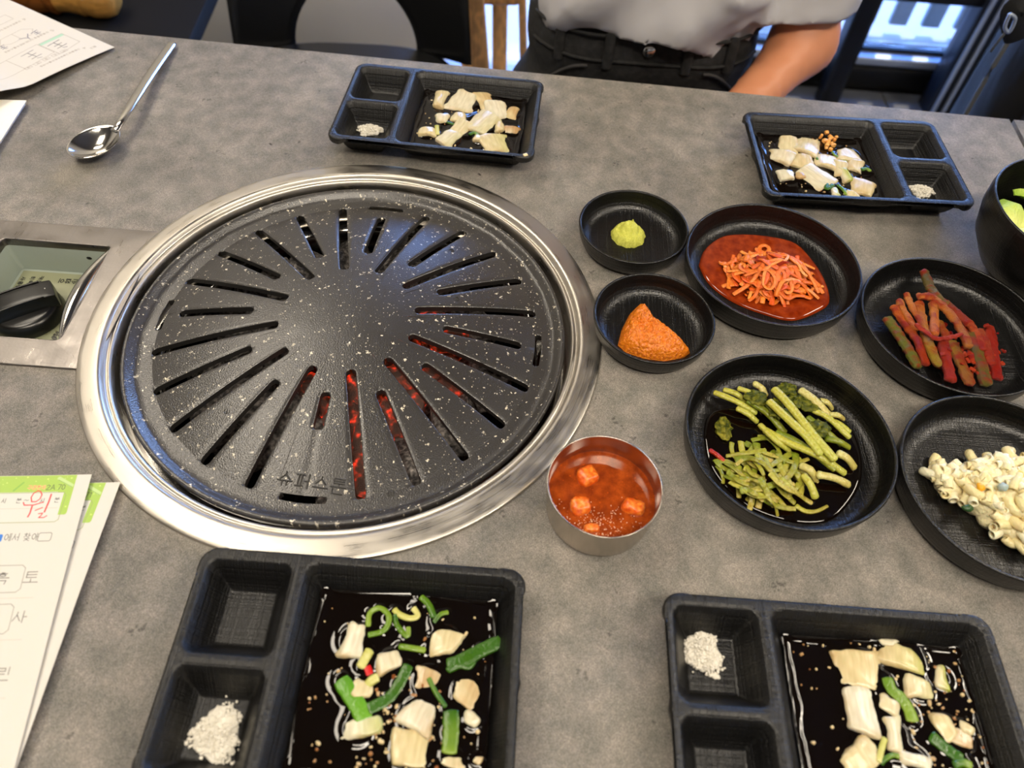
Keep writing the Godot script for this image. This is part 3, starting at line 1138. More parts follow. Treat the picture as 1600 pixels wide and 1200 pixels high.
func tray_height(p: Vector2) -> float:
	var h := TH
	for k in 3:
		var q: Array = CELLS[k]
		var d := sd_rr(p, Vector2(q[0], q[1]), Vector2(q[2], q[3]), q[4])
		if d < 0.0:
			var t := clampf(-d / (0.0150 if k == 2 else 0.0125), 0.0, 1.0)
			h = TH - (TH - TRAY_FLOOR) * lerpf(t, t * t * (3 - 2 * t), 0.55)
		elif d < 0.0016 and k < 3:
			h = minf(h, TH - 0.0006 * pow(1.0 - d / 0.0016, 2.0))
	var e := sd_rr(p, Vector2.ZERO, Vector2(TL / 2, TW / 2), 0.0115)
	if e > -0.002:
		h -= 0.002 - sqrt(maxf(0.002 * 0.002 - pow(e + 0.002, 2.0), 0.0))
	return h


func tray_mesh() -> ArrayMesh:
	var nx := 170
	var ny := 118
	var top := PackedVector3Array()
	var bot := PackedVector3Array()
	for j in ny + 1:
		for i in nx + 1:
			var p := Vector2((float(i) / nx - 0.5) * TL, (float(j) / ny - 0.5) * TW)
			var d := sd_rr(p, Vector2.ZERO, Vector2(TL / 2, TW / 2), 0.0115)
			if d > 0.0:
				var cc := Vector2(signf(p.x) * (TL / 2 - 0.0115), signf(p.y) * (TW / 2 - 0.0115))
				p = cc + (p - cc).normalized() * 0.0115
			var h := tray_height(p)
			top.append(Vector3(p.x, h, p.y))
			bot.append(Vector3(p.x * 0.997, maxf(h - 0.0040, 0.0), p.y * 0.997))
	var m := MB.new()
	m.surf(top, nx + 1, ny + 1)
	var f := m.idx.size()
	m.surf(bot, nx + 1, ny + 1)
	m.flip(f)
	var ring := []
	for i in nx:
		ring.append(i)
	for j in ny:
		ring.append(j * (nx + 1) + nx)
	for i in range(nx, 0, -1):
		ring.append(ny * (nx + 1) + i)
	for j in range(ny, 0, -1):
		ring.append(j * (nx + 1))
	var sk := PackedVector3Array()
	for q in ring:
		sk.append(top[q])
	for q in ring:
		sk.append(bot[q])
	f = m.idx.size()
	m.surf(sk, ring.size(), 2, true)
	m.flip(f)
	return m.mesh(true)


func chunk(half: Vector3, bend: float, sd: float, green: float) -> MB:
	var m := MB.new()
	var o := Vector3(sd * 3.1, sd * 5.7, sd * 1.9)
	m.rbox(half, minf(half.y * 0.95, 0.0032), 9, Transform3D(), func(q: Vector3) -> Vector3:
		var w := q
		w.x *= 1.0 + 0.22 * sin(sd * 2.3) * q.z / half.z
		w.z *= 1.0 + 0.20 * cos(sd * 3.1) * q.x / half.x
		w.y += -(bend + 0.10) * q.x * q.x / maxf(half.x, 0.001) + nz.get_noise_3dv(q * 90.0 + o) * 0.0008
		w += Vector3(nz.get_noise_3dv(q * 70.0 + o * 2.0), 0, nz.get_noise_3dv(q * 70.0 - o)) * 0.0020
		return w)
	for i in m.v.size():
		var t := clampf(m.v[i].x / half.x * 0.5 + 0.5, 0, 1)
		var base := Color(0.93, 0.905, 0.83).lerp(Color(0.91, 0.85, 0.68), 0.5 + 0.5 * sin(sd * 9.0))
		var rim := clampf(maxf(absf(m.v[i].x) / half.x, absf(m.v[i].z) / half.z) - 0.72, 0.0, 0.3) / 0.3
		base = base.lerp(Color(0.80, 0.68, 0.48), rim * clampf(0.25 + nz.get_noise_3dv(m.v[i] * 50.0 + o), 0, 0.7))
		if green > 0.0:
			base = base.lerp(Color(0.68, 0.74, 0.26), green * t * t)
		elif green < 0.0:
			base = base.lerp(Color(0.72, 0.52, 0.30), -green * clampf(0.5 + nz.get_noise_3dv(m.v[i] * 60.0 + o), 0, 1))
		m.c[i] = lin(base)
	return m


func strip(pts: PackedVector3Array, w: float, flat: float, a: Color, b: Color, per := 5, taper := 0.0) -> MB:
	var path := smooth_path(pts, per)
	var cols := PackedColorArray()
	var rad := PackedFloat32Array()
	for i in path.size():
		var t := float(i) / (path.size() - 1)
		cols.append(lin(a.lerp(b, clampf(t + 0.25 * nz.get_noise_3dv(path[i] * 120.0), 0, 1))))
		rad.append(w * (1.0 - taper * t) * (0.93 + 0.14 * nz.get_noise_3dv(path[i] * 200.0)))
	var m := MB.new()
	m.tube(path, rad, 9, flat, Vector3.UP, cols)
	return m


func build_trays() -> void:
	var tm := tray_mesh()
	var poses := [[-0.0899, -0.6503, -0.0459, "back tray"], [0.3100, -0.6211, PI + 0.0356, "far right tray"], [-0.0805, -0.1152, 0.0, "near left tray"], [0.1959, -0.1080, 0.0, "near right tray"]]
	var tl := ["black three-compartment tray at the table's back edge behind the grill", "black three-compartment tray at the back right in front of the seated person's arm", "black three-compartment tray in front of the grill with one empty compartment above salt", "black three-compartment tray right of the steel cup's front with salt above an empty compartment"]
	var tabs := []
	for k in 4:
		var o := obj("sauce_tray", tm, M.melamine)
		o.position = Vector3(poses[k][0], T, poses[k][1])
		o.rotation.y = poses[k][2]
		tag(o, tl[k], "tray", "black three-compartment trays")
		tabs.append(o)
	# onions: centre and size in the photograph, turn, bend, tint, what sets it apart
	var onions := [
		[[688, 153, 20, 29, 5, 0.2, 0, "two-layered sliver at the back left corner"], [722, 157, 42, 32, 15, 0.1, 0, "broad pale square at the back middle"], [758, 155, 27, 30, -20, 0.3, -0.3, "curved piece in the back row third from left"], [776, 171, 34, 30, -15, 0.1, 0, "grey-white wedge right of the curved centre piece"],
			[801, 174, 20, 20, 10, 0.1, -0.6, "small translucent bit near the right rim"], [691, 183, 22, 15, 0, 0.2, 0, "small white flake left of centre"], [716, 182, 26, 16, 5, 0.2, 0, "flat oval flake above the rounded chunk"], [718, 201, 28, 30, 25, 0.2, 0, "rounded chunk just left of centre"],
			[753, 189, 44, 40, 28, 0.45, 0.12, "large curved yellowish piece at the centre"], [781, 197, 15, 18, 0, 0.1, 0, "little white triangle right of centre"], [800, 201, 26, 13, 5, 0.1, -0.7, "brownish sunken bit at the right edge"], [667, 204, 28, 15, -5, 0.2, 0, "flat white piece at the left edge"],
			[701, 214, 30, 27, 30, 0.1, 0.15, "tilted square in the front left"], [774, 222, 46, 32, -18, 0.2, 0.3, "big yellowish square at the front right"], [750, 215, 20, 12, 0, 0.1, 0.2, "small flake left of the big front square"]],
		[[1232, 226, 32, 28, 10, 0.3, 0, "rounded wedge at the back left"], [1260, 226, 42, 31, 22, 0.15, 0, "large smooth piece in the back row middle"], [1222, 243, 38, 22, 20, 0.2, 0, "slanted piece at the left edge"], [1258, 251, 34, 25, 8, 0.2, -0.2, "square piece at the middle left"],
			[1229, 272, 26, 17, 0, 0.1, 0.1, "small rectangle at the front left"], [1252, 272, 16, 14, 0, 0.1, -0.6, "crumbly tan bit beside the small rectangle"], [1276, 275, 44, 38, -40, 0.2, 0.1, "big tilted wedge at the front middle"], [1292, 250, 40, 26, 15, 0.4, 0, "bent white piece under the green strip"],
			[1326, 241, 36, 22, -5, 0.3, 0, "curved piece at the back right"], [1337, 257, 24, 22, 20, 0.3, -0.2, "greyish curved flake at the right edge"], [1314, 262, 22, 26, 10, 0.1, 0.0, "pale piece behind the yellow-green end"], [1321, 272, 18, 22, -10, 0.2, 1.6, "yellow-green onion end at the right of centre"],
			[1348, 291, 36, 27, 20, 0.15, -0.15, "square slab at the front right corner"], [1306, 299, 13, 17, 0, 0.1, 1.2, "small yellow-green cube at the front"], [1332, 303, 26, 10, 25, 0.1, 0, "thin sliver beside the front right slab"]],
		[[552, 999, 37, 58, 8, 0.15, 0, "upright rectangle at the back left"], [693, 1002, 58, 46, 6, 0.1, 0, "clean white square at the back right"], [609, 1033, 43, 34, -22, 0.1, 0, "small square left of centre"], [670, 1064, 56, 48, 8, 0.1, -0.5, "translucent soaked square at the centre"],
			[730, 1080, 52, 50, 18, 0.15, -0.4, "brown-edged piece at the right"], [652, 1117, 58, 54, 20, 0.1, -0.15, "triangular piece below the soaked square"], [646, 1171, 72, 60, 5, 0.1, 0, "largest ribbed slab at the front"], [560, 1136, 70, 36, -14, 0.25, 0.45, "yellowish long piece under the green strip"],
			[566, 1077, 38, 32, 10, 0.1, 0, "white piece behind the flat green strip"], [738, 1124, 30, 26, 30, 0.1, 0, "small fan-shaped sliver at the right"], [707, 1189, 48, 26, 0, 0.1, -0.3, "glassy bit at the front right"], [744, 1186, 22, 20, 20, 0.1, -0.5, "tan chip at the front right corner"]],
		[[1344, 1045, 74, 62, 4, 0.2, -0.1, "large spotted slab at the back left"], [1348, 1108, 54, 80, 4, 0.15, 0, "tall stacked slab below the spotted one"], [1417, 1028, 80, 42, 14, 0.35, 0.75, "long piece shading to green at the back"], [1392, 1004, 34, 12, 0, 0.1, 0, "thin white edge behind the green-shaded piece"],
			[1436, 1074, 44, 36, 10, 0.1, 0.2, "hollow ring-like slice right of centre"], [1390, 1100, 32, 28, 20, 0.1, 0, "small rough piece at the centre"], [1398, 1147, 28, 62, 4, 0.3, 0.1, "narrow upright strip at the centre front"], [1345, 1185, 72, 50, -28, 0.2, 0, "big leaf-shaped slab at the front left"],
			[1430, 1187, 52, 26, 8, 0.2, 0, "pale wedge at the front middle"], [1478, 1136, 32, 44, -20, 0.3, 0, "bright piece at the right on the brown one"], [1502, 1152, 48, 34, 25, 0.15, -1.2, "brown soaked piece at the right"], [1510, 1138, 26, 16, 25, 0.1, 0, "small rectangle at the right edge"],
			[1471, 1058, 20, 40, 10, 0.1, 0.9, "yellow-green striped bar at the back right"]]]
	var greens := [
		[[2.857, 300, 0, [1093, 562, 1096, 600], 0.0030, "yellow-green chip at the left"], [2.857, 300, 0, [1140, 545, 1172, 556], 0.0022, "dark green bit behind the rounded chunk"], [2.857, 300, 0, [1240, 600, 1262, 592, 1280, 610], 0.0026, "dark green curl at the front middle"]],
		[[6.667, 1150, 160, [985, 485, 1020, 540, 1080, 575, 1150, 615], 0.0016, "thin bright green strip over the middle"], [6.667, 1150, 160, [960, 820, 940, 900, 1010, 860], 0.0030, "dark green curl at the front"], [6.667, 1150, 160, [1060, 860, 1120, 910, 1150, 960], 0.0026, "olive green strip beside the front slab"], [6.667, 1150, 160, [830, 560, 860, 620, 840, 650], 0.0018, "green sliver beside the bent piece"], [6.667, 1340, 160, [40, 700, 90, 690, 130, 715], 0.0028, "dark green tuft at the right rim"]],
		[[2.5, 200, 840, [940, 380, 1000, 362, 1020, 310, 985, 275, 945, 295, 938, 345], 0.0022, "large green loop at the back"], [2.5, 200, 840, [1040, 280, 1060, 300, 1100, 315, 1132, 305, 1115, 275], 0.0024, "pale green hook at the back"], [2.5, 200, 840, [1045, 300, 1050, 340, 1090, 385, 1095, 350], 0.0020, "dark green tail below the hook"], [2.5, 200, 840, [1145, 232, 1175, 262, 1195, 310], 0.0026, "short green stem at the back edge"],
			[2.5, 200, 840, [1195, 330, 1220, 300, 1250, 292], 0.0018, "thin green bend above the white square"], [2.5, 200, 840, [1250, 500, 1310, 478, 1380, 440, 1455, 405], 0.0052, "broad green leaf piece at the right"], [2.5, 200, 840, [832, 555, 860, 600, 900, 660, 922, 712], 0.0060, "flat bright green strip at the left"],
			[2.5, 200, 840, [1095, 500, 1060, 570, 1015, 630, 940, 668], 0.0042, "light green tapering stem at the centre"], [2.5, 200, 840, [1262, 678, 1262, 760, 1254, 840], 0.0056, "upright green strip at the front right"], [2.5, 200, 840, [1175, 550, 1200, 600, 1240, 660], 0.0018, "thin green thread on the soaked square"], [2.5, 200, 840, [945, 440, 925, 475, 908, 505], 0.0036, "yellowish stub left of the small square"],
			[2.5, 200, 840, [930, 580, 950, 560, 975, 545], 0.0034, "pale stub beside the red chili bit"], [2.5, 200, 840, [1060, 425, 1100, 430, 1160, 440], 0.0022, "green strand left of the white square"], [2.5, 200, 840, [1250, 520, 1280, 495, 1330, 505, 1350, 480], 0.0024, "curly green tangle under the broad leaf"]],
		[[2.759, 1020, 900, [1010, 440, 1030, 490, 1075, 530, 1105, 580, 1120, 625], 0.0044, "green strip running down the middle"], [2.759, 1020, 900, [1200, 690, 1260, 740, 1330, 790], 0.0042, "dark green piece at the front right"], [2.759, 1020, 900, [985, 810, 1000, 790, 1035, 772, 1060, 778], 0.0018, "thin pale green arc at the front"], [2.759, 1020, 900, [1000, 700, 985, 750, 975, 800], 0.0022, "pale green sliver left of the narrow strip"],
			[2.759, 1020, 900, [1300, 815, 1340, 805, 1370, 820], 0.0030, "green stub at the front edge"]]]
	var lvl := 0.0105
	for k in 4:
		var tray: Node3D = tabs[k]
		var tx := tray.transform
		var inv := tx.affine_inverse()
		var where: String = poses[k][3]
		var blocks := []
		var n := 0
		for q in onions[k]:
			n += 1
			var top_h: float = lvl + (0.003 if k < 2 else 0.002)
			var p := at(q[0], q[1], top_h)
			var sx := (at(q[0] + 1, q[1], top_h) - p).length()
			var sy := (at(q[0], q[1] + 1, top_h) - p).length()
			var thick := 0.0030 + 0.0006 * sin(n * 2.1 + k)
			var half := Vector3(maxf(q[2] * sx * 0.5, 0.0018), thick, maxf(q[3] * sy * (0.44 if k < 2 else 0.48), 0.0018))
			half.y = minf(half.y, 0.9 * minf(half.x, half.z))
			var o := obj("onion_piece", chunk(half, q[5] * 0.35, n * 1.7 + k * 13.0, q[6]), M.onion, null, true)
			var sink := 0.0
			if q[6] < -0.25:
				sink = 0.0012
			o.position = Vector3(p.x, T + top_h - half.y * 0.55 - sink, p.z)
			o.rotation = Vector3(rng.randf_range(-0.16, 0.16), -deg_to_rad(q[4]), rng.randf_range(-0.16, 0.16))
			tag(o, "white onion: %s of the %s" % [q[7], where], "onion", "onion pieces in the soy sauce trays")
			var l := inv * p
			blocks.append(Vector3(l.x, l.z, (half.x + half.z) * 0.5))
		n = 0
		for q in greens[k]:
			n += 1
			var w: float = q[4]
			var pts := zs(q[0], q[1], q[2], q[3], lvl + 0.0022, 0.0006)
			var wide := w > 0.004
			var a := Color(0.20, 0.36, 0.08) if n % 3 != 1 else Color(0.36, 0.50, 0.12)
			var b := Color(0.50, 0.60, 0.20) if n % 2 else Color(0.22, 0.38, 0.09)
			if q[5].begins_with("yellow") or q[5].begins_with("pale"):
				a = Color(0.70, 0.70, 0.34)
				b = Color(0.80, 0.78, 0.50)
			if q[5].begins_with("flat bright"):
				a = Color(0.30, 0.52, 0.10)
				b = Color(0.42, 0.62, 0.18)
			var o := obj("scallion_piece", strip(pts, w * 0.85, 0.22 if wide else 0.5, a, b), M.green)
			tag(o, "scallion: %s of the %s" % [q[5], where], "scallion", "scallion pieces in the soy sauce trays")
			for i in pts.size():
				var l := inv * pts[i]
				blocks.append(Vector3(l.x, l.z, w * 0.7))
		# the sauce, creeping up the walls and whatever lies in it
		var cell: Array = CELLS[2]
		var hx: float = cell[2] - 0.0098
		var hz: float = cell[3] - 0.0098
		var g := 120
		var sp := PackedVector3Array()
		var thin := 0.0006
		for j in g + 1:
			for i in g + 1:
				var p := Vector2((float(i) / g * 2 - 1) * hx, (float(j) / g * 2 - 1) * hz)
				var e := sd_rr(p, Vector2.ZERO, Vector2(hx, hz), 0.004)
				if e > 0.0:
					var cc := Vector2(signf(p.x) * (hx - 0.004), signf(p.y) * (hz - 0.004))
					p = cc + (p - cc).normalized() * 0.004
					e = 0.0
				var pw := p + Vector2(cell[0], cell[1])
				var y := lvl + 0.0011 * exp(e / 0.0022) + 0.00045 * exp(-pow((e + 0.0040 + 0.0030 * nz.get_noise_2d(pw.x * 26.0 + k * 7.0, pw.y * 26.0)) / 0.0012, 2.0)) + nz.get_noise_2d(pw.x * 60.0 + k * 9.0, pw.y * 60.0) * 0.00004
				for b in blocks:
					var dd: float = Vector2(b.x - pw.x, b.y - pw.y).length() - b.z
					if dd < 0.010:
						y += 0.0013 * exp(-maxf(dd, 0.0) / 0.0020)
						y = minf(y, lvl + 0.0016)
				sp.append(Vector3(pw.x, y, pw.y))
		for j in g + 1:         # skirt down to the tray wall so that the pool has body
			pass
		var sm := MB.new()
		sm.surf(sp, g + 1, g + 1)
		var so := obj("soy_sauce", sm, M.sauce, null, true)
		so.transform = tx
		tag(so, "dark soy sauce pool with white glints in the large compartment of the " + where, "sauce", "soy sauce pools")
		# chopped garlic and seeds
		var bits := MB.new()
		var count: int = [60, 60, 230, 300][k]
		for i in count:
			var q := Vector2(rng.randf_range(-0.9, 0.9) * hx, rng.randf_range(-0.9, 0.9) * hz)
			if k == 2 and rng.randf() < 0.7:
				q = Vector2(rng.randfn(0.004, 0.016), rng.randfn(0.022, 0.016)).clamp(Vector2(-hx, -hz) * 0.93, Vector2(hx, hz) * 0.93)
			if k == 3 and rng.randf() < 0.6:
				q = Vector2(rng.randfn(0.026, 0.02), rng.randfn(0.0, 0.03)).clamp(Vector2(-hx, -hz) * 0.93, Vector2(hx, hz) * 0.93)
			var r := 0.0004 + 0.0009 * pow(rng.randf(), 2.5)
			var s := rng.randf()
			bits.col = lin(Color(0.84, 0.76, 0.58).lerp(Color(0.52, 0.28, 0.09), pow(s, 3.0)))
			bits.rbox(Vector3(r * rng.randf_range(0.8, 1.7), r * 0.8, r), r * 0.75, 3, Transform3D(Basis.from_euler(Vector3(rng.randf(), rng.randf() * 6.0, rng.randf())), Vector3(q.x + cell[0], lvl + 0.0006, q.y + cell[1])))
		var bo := obj("chopped_garlic", bits, M.bits)
		bo.transform = tx
		tag(bo, "tan chopped garlic and seeds floating in the sauce of the " + where, "garlic", "chopped garlic in the sauces", "stuff")
	# a lump of garlic, a red chili bit and stray crumbs
	var lump := MB.new()
	for i in 26:
		var p := at(1294 + rng.randfn(0, 9), 221 + rng.randfn(0, 6), lvl + rng.randf_range(0.001, 0.006))
		lump.col = lin(Color(0.93, 0.70, 0.40).lerp(Color(0.90, 0.60, 0.28), rng.randf()))
		lump.rbox(Vector3(0.0016, 0.0013, 0.0015) * rng.randf_range(0.7, 1.3), 0.0006, 3, Transform3D(Basis.from_euler(Vector3(rng.randf() * 3, rng.randf() * 6, 0)), p))
	tag(obj("minced_garlic_clump", lump, M.bits), "orange clump of minced garlic at the back of the far right tray's sauce", "garlic", "", "stuff")
	var ch := MB.new()
	ch.col = lin(Color(0.75, 0.04, 0.03))
	ch.rbox(Vector3(0.0022, 0.0012, 0.0028), 0.0009, 4, Transform3D(Basis(Vector3.UP, 0.5), at(576, 1048, lvl + 0.001)))
	tag(obj("chili_bit", ch, M.bits), "small red chili bit floating in the near left tray", "chili")
	ch = MB.new()
	ch.col = lin(Color(0.92, 0.84, 0.66))
	ch.rbox(Vector3(0.0022, 0.0015, 0.0018), 0.0009, 4, Transform3D(Basis(Vector3.UP, 0.5), at(821, 243, TH - 0.0005)))
	tag(obj("onion_crumb", ch, M.bits), "tiny onion crumb stuck on the front right rim of the back tray", "onion")
	# salt
	salt(tabs[0], [[-0.0664, 0.0307]], at(577, 201, 0.007), 0.0135, 0.009, 260, "white coarse salt heap in the back tray's front left compartment")
	salt(tabs[1], [], at(1441, 297, 0.007), 0.0125, 0.010, 260, "white salt heap in the far right tray's front right compartment")
	salt(tabs[2], [], at(338, 1146, 0.007), 0.0150, 0.0155, 420, "white coarse salt scattered in the near left tray's lower compartment")
	salt(tabs[3], [], at(1098, 1017, 0.007), 0.0130, 0.0150, 420, "white coarse salt piled in the near right tray's upper compartment")


func salt(_tray: Node3D, _cell: Array, p: Vector3, rx: float, rz: float, n: int, label: String) -> void:
	var m := MB.new()
	m.ball(Vector3(p.x, T + TRAY_FLOOR + 0.0004, p.z), Vector3(rx * 0.80, 0.0040, rz * 0.80), 40, 16, func(q: Vector3) -> Vector3: return q * (1.0 + 0.30 * nz.get_noise_3dv(q * 110.0 + p * 9.0) + 0.10 * nz.get_noise_3dv(q * 600.0)))
	for i in n * 2:
		var a := rng.randf() * TAU
		var r := sqrt(rng.randf()) * (0.86 + 0.22 * sin(a * 3.0 + n) + 0.1 * sin(a * 7.0))
		if i % 16 == 0:
			r *= 1.25
		var q := Vector2(cos(a) * r * rx, sin(a) * r * rz)
		var h := maxf(0.0, 1.0 - r * r) * 0.0052 * pow(rng.randf(), 0.4)
		var s := rng.randf_range(0.0004, 0.0010)
		m.col = Color(1, 1, 1) * rng.randf_range(0.93, 1.0)
		m.rbox(Vector3(s, s * rng.randf_range(0.7, 1.0), s * rng.randf_range(0.8, 1.3)), s * 0.6, 2, Transform3D(Basis.from_euler(Vector3(rng.randf() * 6, rng.randf() * 6, rng.randf() * 6)), Vector3(p.x + q.x, T + TRAY_FLOOR + 0.0006 + h, p.z + q.y)))
	tag(obj("salt_pile", m, M.salt), label, "salt", "salt piles in the trays", "stuff")


# ---------------------------------------------------------------- side dishes
const FLOOR_H := 0.0036


func bowl_mesh(r: float, h: float) -> MB:
	var m := MB.new()
	m.lathe(PackedVector2Array([Vector2(0.0005, 0.0012), Vector2(r * 0.70, 0.0012), Vector2(r * 0.72, 0.0), Vector2(r * 0.77, 0.0), Vector2(r - 0.0085, 0.0012), Vector2(r - 0.0045, 0.0042), Vector2(r - 0.0022, 0.009), Vector2(r - 0.0008, h * 0.7), Vector2(r - 0.0001, h - 0.0018),
		Vector2(r, h - 0.0008), Vector2(r - 0.0005, h - 0.0001), Vector2(r - 0.0013, h + 0.0001), Vector2(r - 0.0021, h - 0.0003), Vector2(r - 0.0026, h - 0.0015), Vector2(r - 0.0034, h * 0.62), Vector2(r - 0.0048, 0.0095), Vector2(r - 0.0075, 0.0062), Vector2(r - 0.0115, 0.0043), Vector2(r - 0.0165, FLOOR_H), Vector2(r * 0.4, FLOOR_H - 0.0002), Vector2(0.0005, FLOOR_H - 0.0002)]), 128)
	return m


func mound(h_at: Callable, centre: Vector3, hx: float, hz: float, n: int) -> MB:      # a heap given by its height over the floor of a dish; cut where the height is nought
	var p := PackedVector3Array()
	for j in n + 1:
		var rr := pow(float(j) / n, 0.8)
		for i in n * 3:
			var a := TAU * i / (n * 3)
			var q := Vector2(cos(a) * hx, sin(a) * hz)
			# find the outline in this direction
			var lo := 0.0
			var hi := 1.0
			for k in 9:
				var mid := (lo + hi) / 2
				if h_at.call(q * mid) > 0.0:
					lo = mid
				else:
					hi = mid
			var w := q * lo * rr
			var y := maxf(h_at.call(w), 0.0) if j < n else 0.0
			p.append(centre + Vector3(w.x, y, w.y))
	var m := MB.new()
	m.surf(p, n * 3, n + 1, true)
	m.outward(0)
	return m


func build_dishes() -> void:
	var small := bowl_mesh(0.0477, 0.0212).mesh()
	var large := bowl_mesh(0.0729, 0.0245).mesh()
	var spots := [["sauce_dish", small, 0.0951, -0.5035, "small round black dish holding a dab of wasabi behind the orange paste dish"], ["sauce_dish", small, 0.1070, -0.3985, "small round black dish of orange bean paste touching the grill ring"], ["side_dish", large, 0.2097, -0.4680, "round black dish of red radish kimchi in the middle of the table"],
		["side_dish", large, 0.1951, -0.2934, "round black dish of pickled greens in front of the radish kimchi"], ["side_dish", large, 0.3455, -0.4132, "round black dish of scallion kimchi right of the radish kimchi"], ["side_dish", large, 0.3400, -0.2680, "round black dish of macaroni salad at the right edge of the photo"]]
	for s in spots:
		var o := obj(s[0], s[1], M.melamine_bowl)
		o.position = Vector3(s[2], T, s[3])
		tag(o, s[4], "dish", "small black sauce dishes" if s[0] == "sauce_dish" else "round black side dishes")
	# tall bowl with lettuce
	var m := MB.new()
	m.lathe(PackedVector2Array([Vector2(0.0005, 0.003), Vector2(0.034, 0.003), Vector2(0.036, 0.0), Vector2(0.041, 0.0), Vector2(0.043, 0.004), Vector2(0.056, 0.014), Vector2(0.068, 0.032), Vector2(0.0735, 0.052), Vector2(0.0742, 0.066), Vector2(0.0735, 0.0715), Vector2(0.0725, 0.0725), Vector2(0.0712, 0.0718), Vector2(0.0706, 0.066), Vector2(0.0698, 0.052), Vector2(0.064, 0.034), Vector2(0.052, 0.018), Vector2(0.030, 0.008), Vector2(0.0005, 0.006)]), 96)
	var bc := Vector3(0.4555, T, -0.5000)
	var lb := obj("salad_bowl", m, M.melamine_bowl)
	lb.position = bc
	tag(lb, "deep black bowl with green lettuce cut off by the right edge of the photo", "bowl")
	for k in 5:
		m = MB.new()
		var p := PackedVector3Array()
		var cs := PackedColorArray()
		var a0 := k * 1.57 + 2.9
		for j in 13:
			for i in 13:
				var x := (i / 12.0 - 0.5) * 0.050
				var z := (j / 12.0 - 0.5) * 0.056 * (1.0 - 0.5 * pow(absf(x) / 0.03, 2.0))
				var y := 0.008 * sin(x * 170.0 + k) * (absf(z) / 0.028) + 0.006 * sin(z * 150.0 + k * 2.0) - 8.0 * x * x + nz.get_noise_3d(x * 60.0, z * 60.0, k) * 0.005
				p.append(Vector3(x, y, z))
				cs.append(lin(Color(0.86, 0.88, 0.52).lerp(Color(0.60, 0.74, 0.26), clampf(absf(z) / 0.022, 0, 1))))
		m.surf(p, 13, 13, false, false, cs)
		var q := PackedVector3Array()
		for w in p:
			q.append(w - Vector3(0, 0.0008, 0))
		var f := m.idx.size()
		m.surf(q, 13, 13, false, false, cs)
		m.flip(f)
		var lo := obj("lettuce_leaf", m, M.leaf)
		var rr := 0.0 if k == 0 else 0.030
		lo.position = bc + Vector3(cos(a0) * rr, 0.040 + 0.004 * (k % 3), sin(a0) * rr) if k else at(1600, 352, 0.050)
		lo.rotation = Vector3(0.5 * sin(k * 2.0), -a0, 0.45)
		tag(lo, "crumpled pale green lettuce leaf in the deep black bowl", "lettuce", "lettuce leaves in the deep black bowl")
	# wasabi
	var wc := at(981, 369, FLOOR_H)
	m = mound(func(q: Vector2) -> float:
		var r := q.length() + 0.0012 * nz.get_noise_2d(q.x * 130.0, q.y * 130.0 + 3.0)
		var y := 0.0085 * (1.0 - pow(clampf(r / 0.0152, 0, 2), 5.0))
		y += 0.0042 * exp(-pow((q - Vector2(0.001, -0.003)).length() / 0.0072, 6.0))
		y -= 0.0016 * exp(-pow((r - 0.0088) / 0.0014, 2.0))
		return y + 0.0008 * nz.get_noise_2d(q.x * 220.0, q.y * 220.0), wc, 0.019, 0.017, 28)
	m.ball(wc + Vector3(0.0025, 0.0122, -0.0060), Vector3(0.0010, 0.002, 0.0010), 8, 6)
	tag(obj("wasabi", m, M.wasabi), "pale green swirled dab of wasabi in the small dish", "wasabi")
	# bean paste
	var pc := at(1012, 520, FLOOR_H)
	var poly := PackedVector2Array()
	for q in [[998, 474], [1012, 478], [1024, 497], [1042, 510], [1064, 528], [1081, 548], [1070, 556], [1040, 561], [1008, 557], [978, 547], [966, 536], [972, 512], [984, 488]]:
		var w := at(q[0], q[1], FLOOR_H + 0.003) - pc
		poly.append(Vector2(w.x, w.z))
	m = mound(func(q: Vector2) -> float:
		var d := 1.0
		var n := poly.size()
		for i in n:
			var e := poly[(i + 1) % n] - poly[i]
			var w := q - poly[i]
			d = minf(d, (w - e * clampf(w.dot(e) / e.length_squared(), 0, 1)).length())
		if not Geometry2D.is_point_in_polygon(q, poly):
			return -d
		var f := 1.0 - exp(-d / 0.0045)
		return f * (0.0125 + 0.0030 * nz.get_noise_2d(q.x * 110.0, q.y * 110.0) + 0.0022 * nz.get_noise_2d(q.x * 300.0, q.y * 300.0)) + 0.0002, pc, 0.045, 0.045, 40)
	tag(obj("bean_paste", m, M.paste), "grainy orange heap of bean paste in the small dish by the grill ring", "paste")
	build_radish()
	build_greens()
	build_scallion_kimchi()
	build_macaroni()


func pool(outline: PackedVector3Array, h: float, mt: Material, called: String, label: String) -> void:
	var c := Vector3.ZERO
	for q in outline:
		c += q / outline.size()
	var closed := smooth_path(outline + PackedVector3Array([outline[0]]), 6)
	closed.resize(closed.size() - 1)
	var p := PackedVector3Array()
	for t in [0.01, 0.35, 0.7, 0.88, 0.95, 0.985, 1.0]:
		for q in closed:
			var w := c.lerp(q, t)
			w.y = T + FLOOR_H + h + nz.get_noise_2d(w.x * 70.0, w.z * 70.0) * 0.00006
			if t > 0.96:
				w.y -= h * (0.25 if t < 0.99 else 0.95)
			p.append(w)
	var m := MB.new()
	m.surf(p, closed.size(), 7, true)
	m.outward(0)
	tag(obj(called, m, mt), label, "sauce")


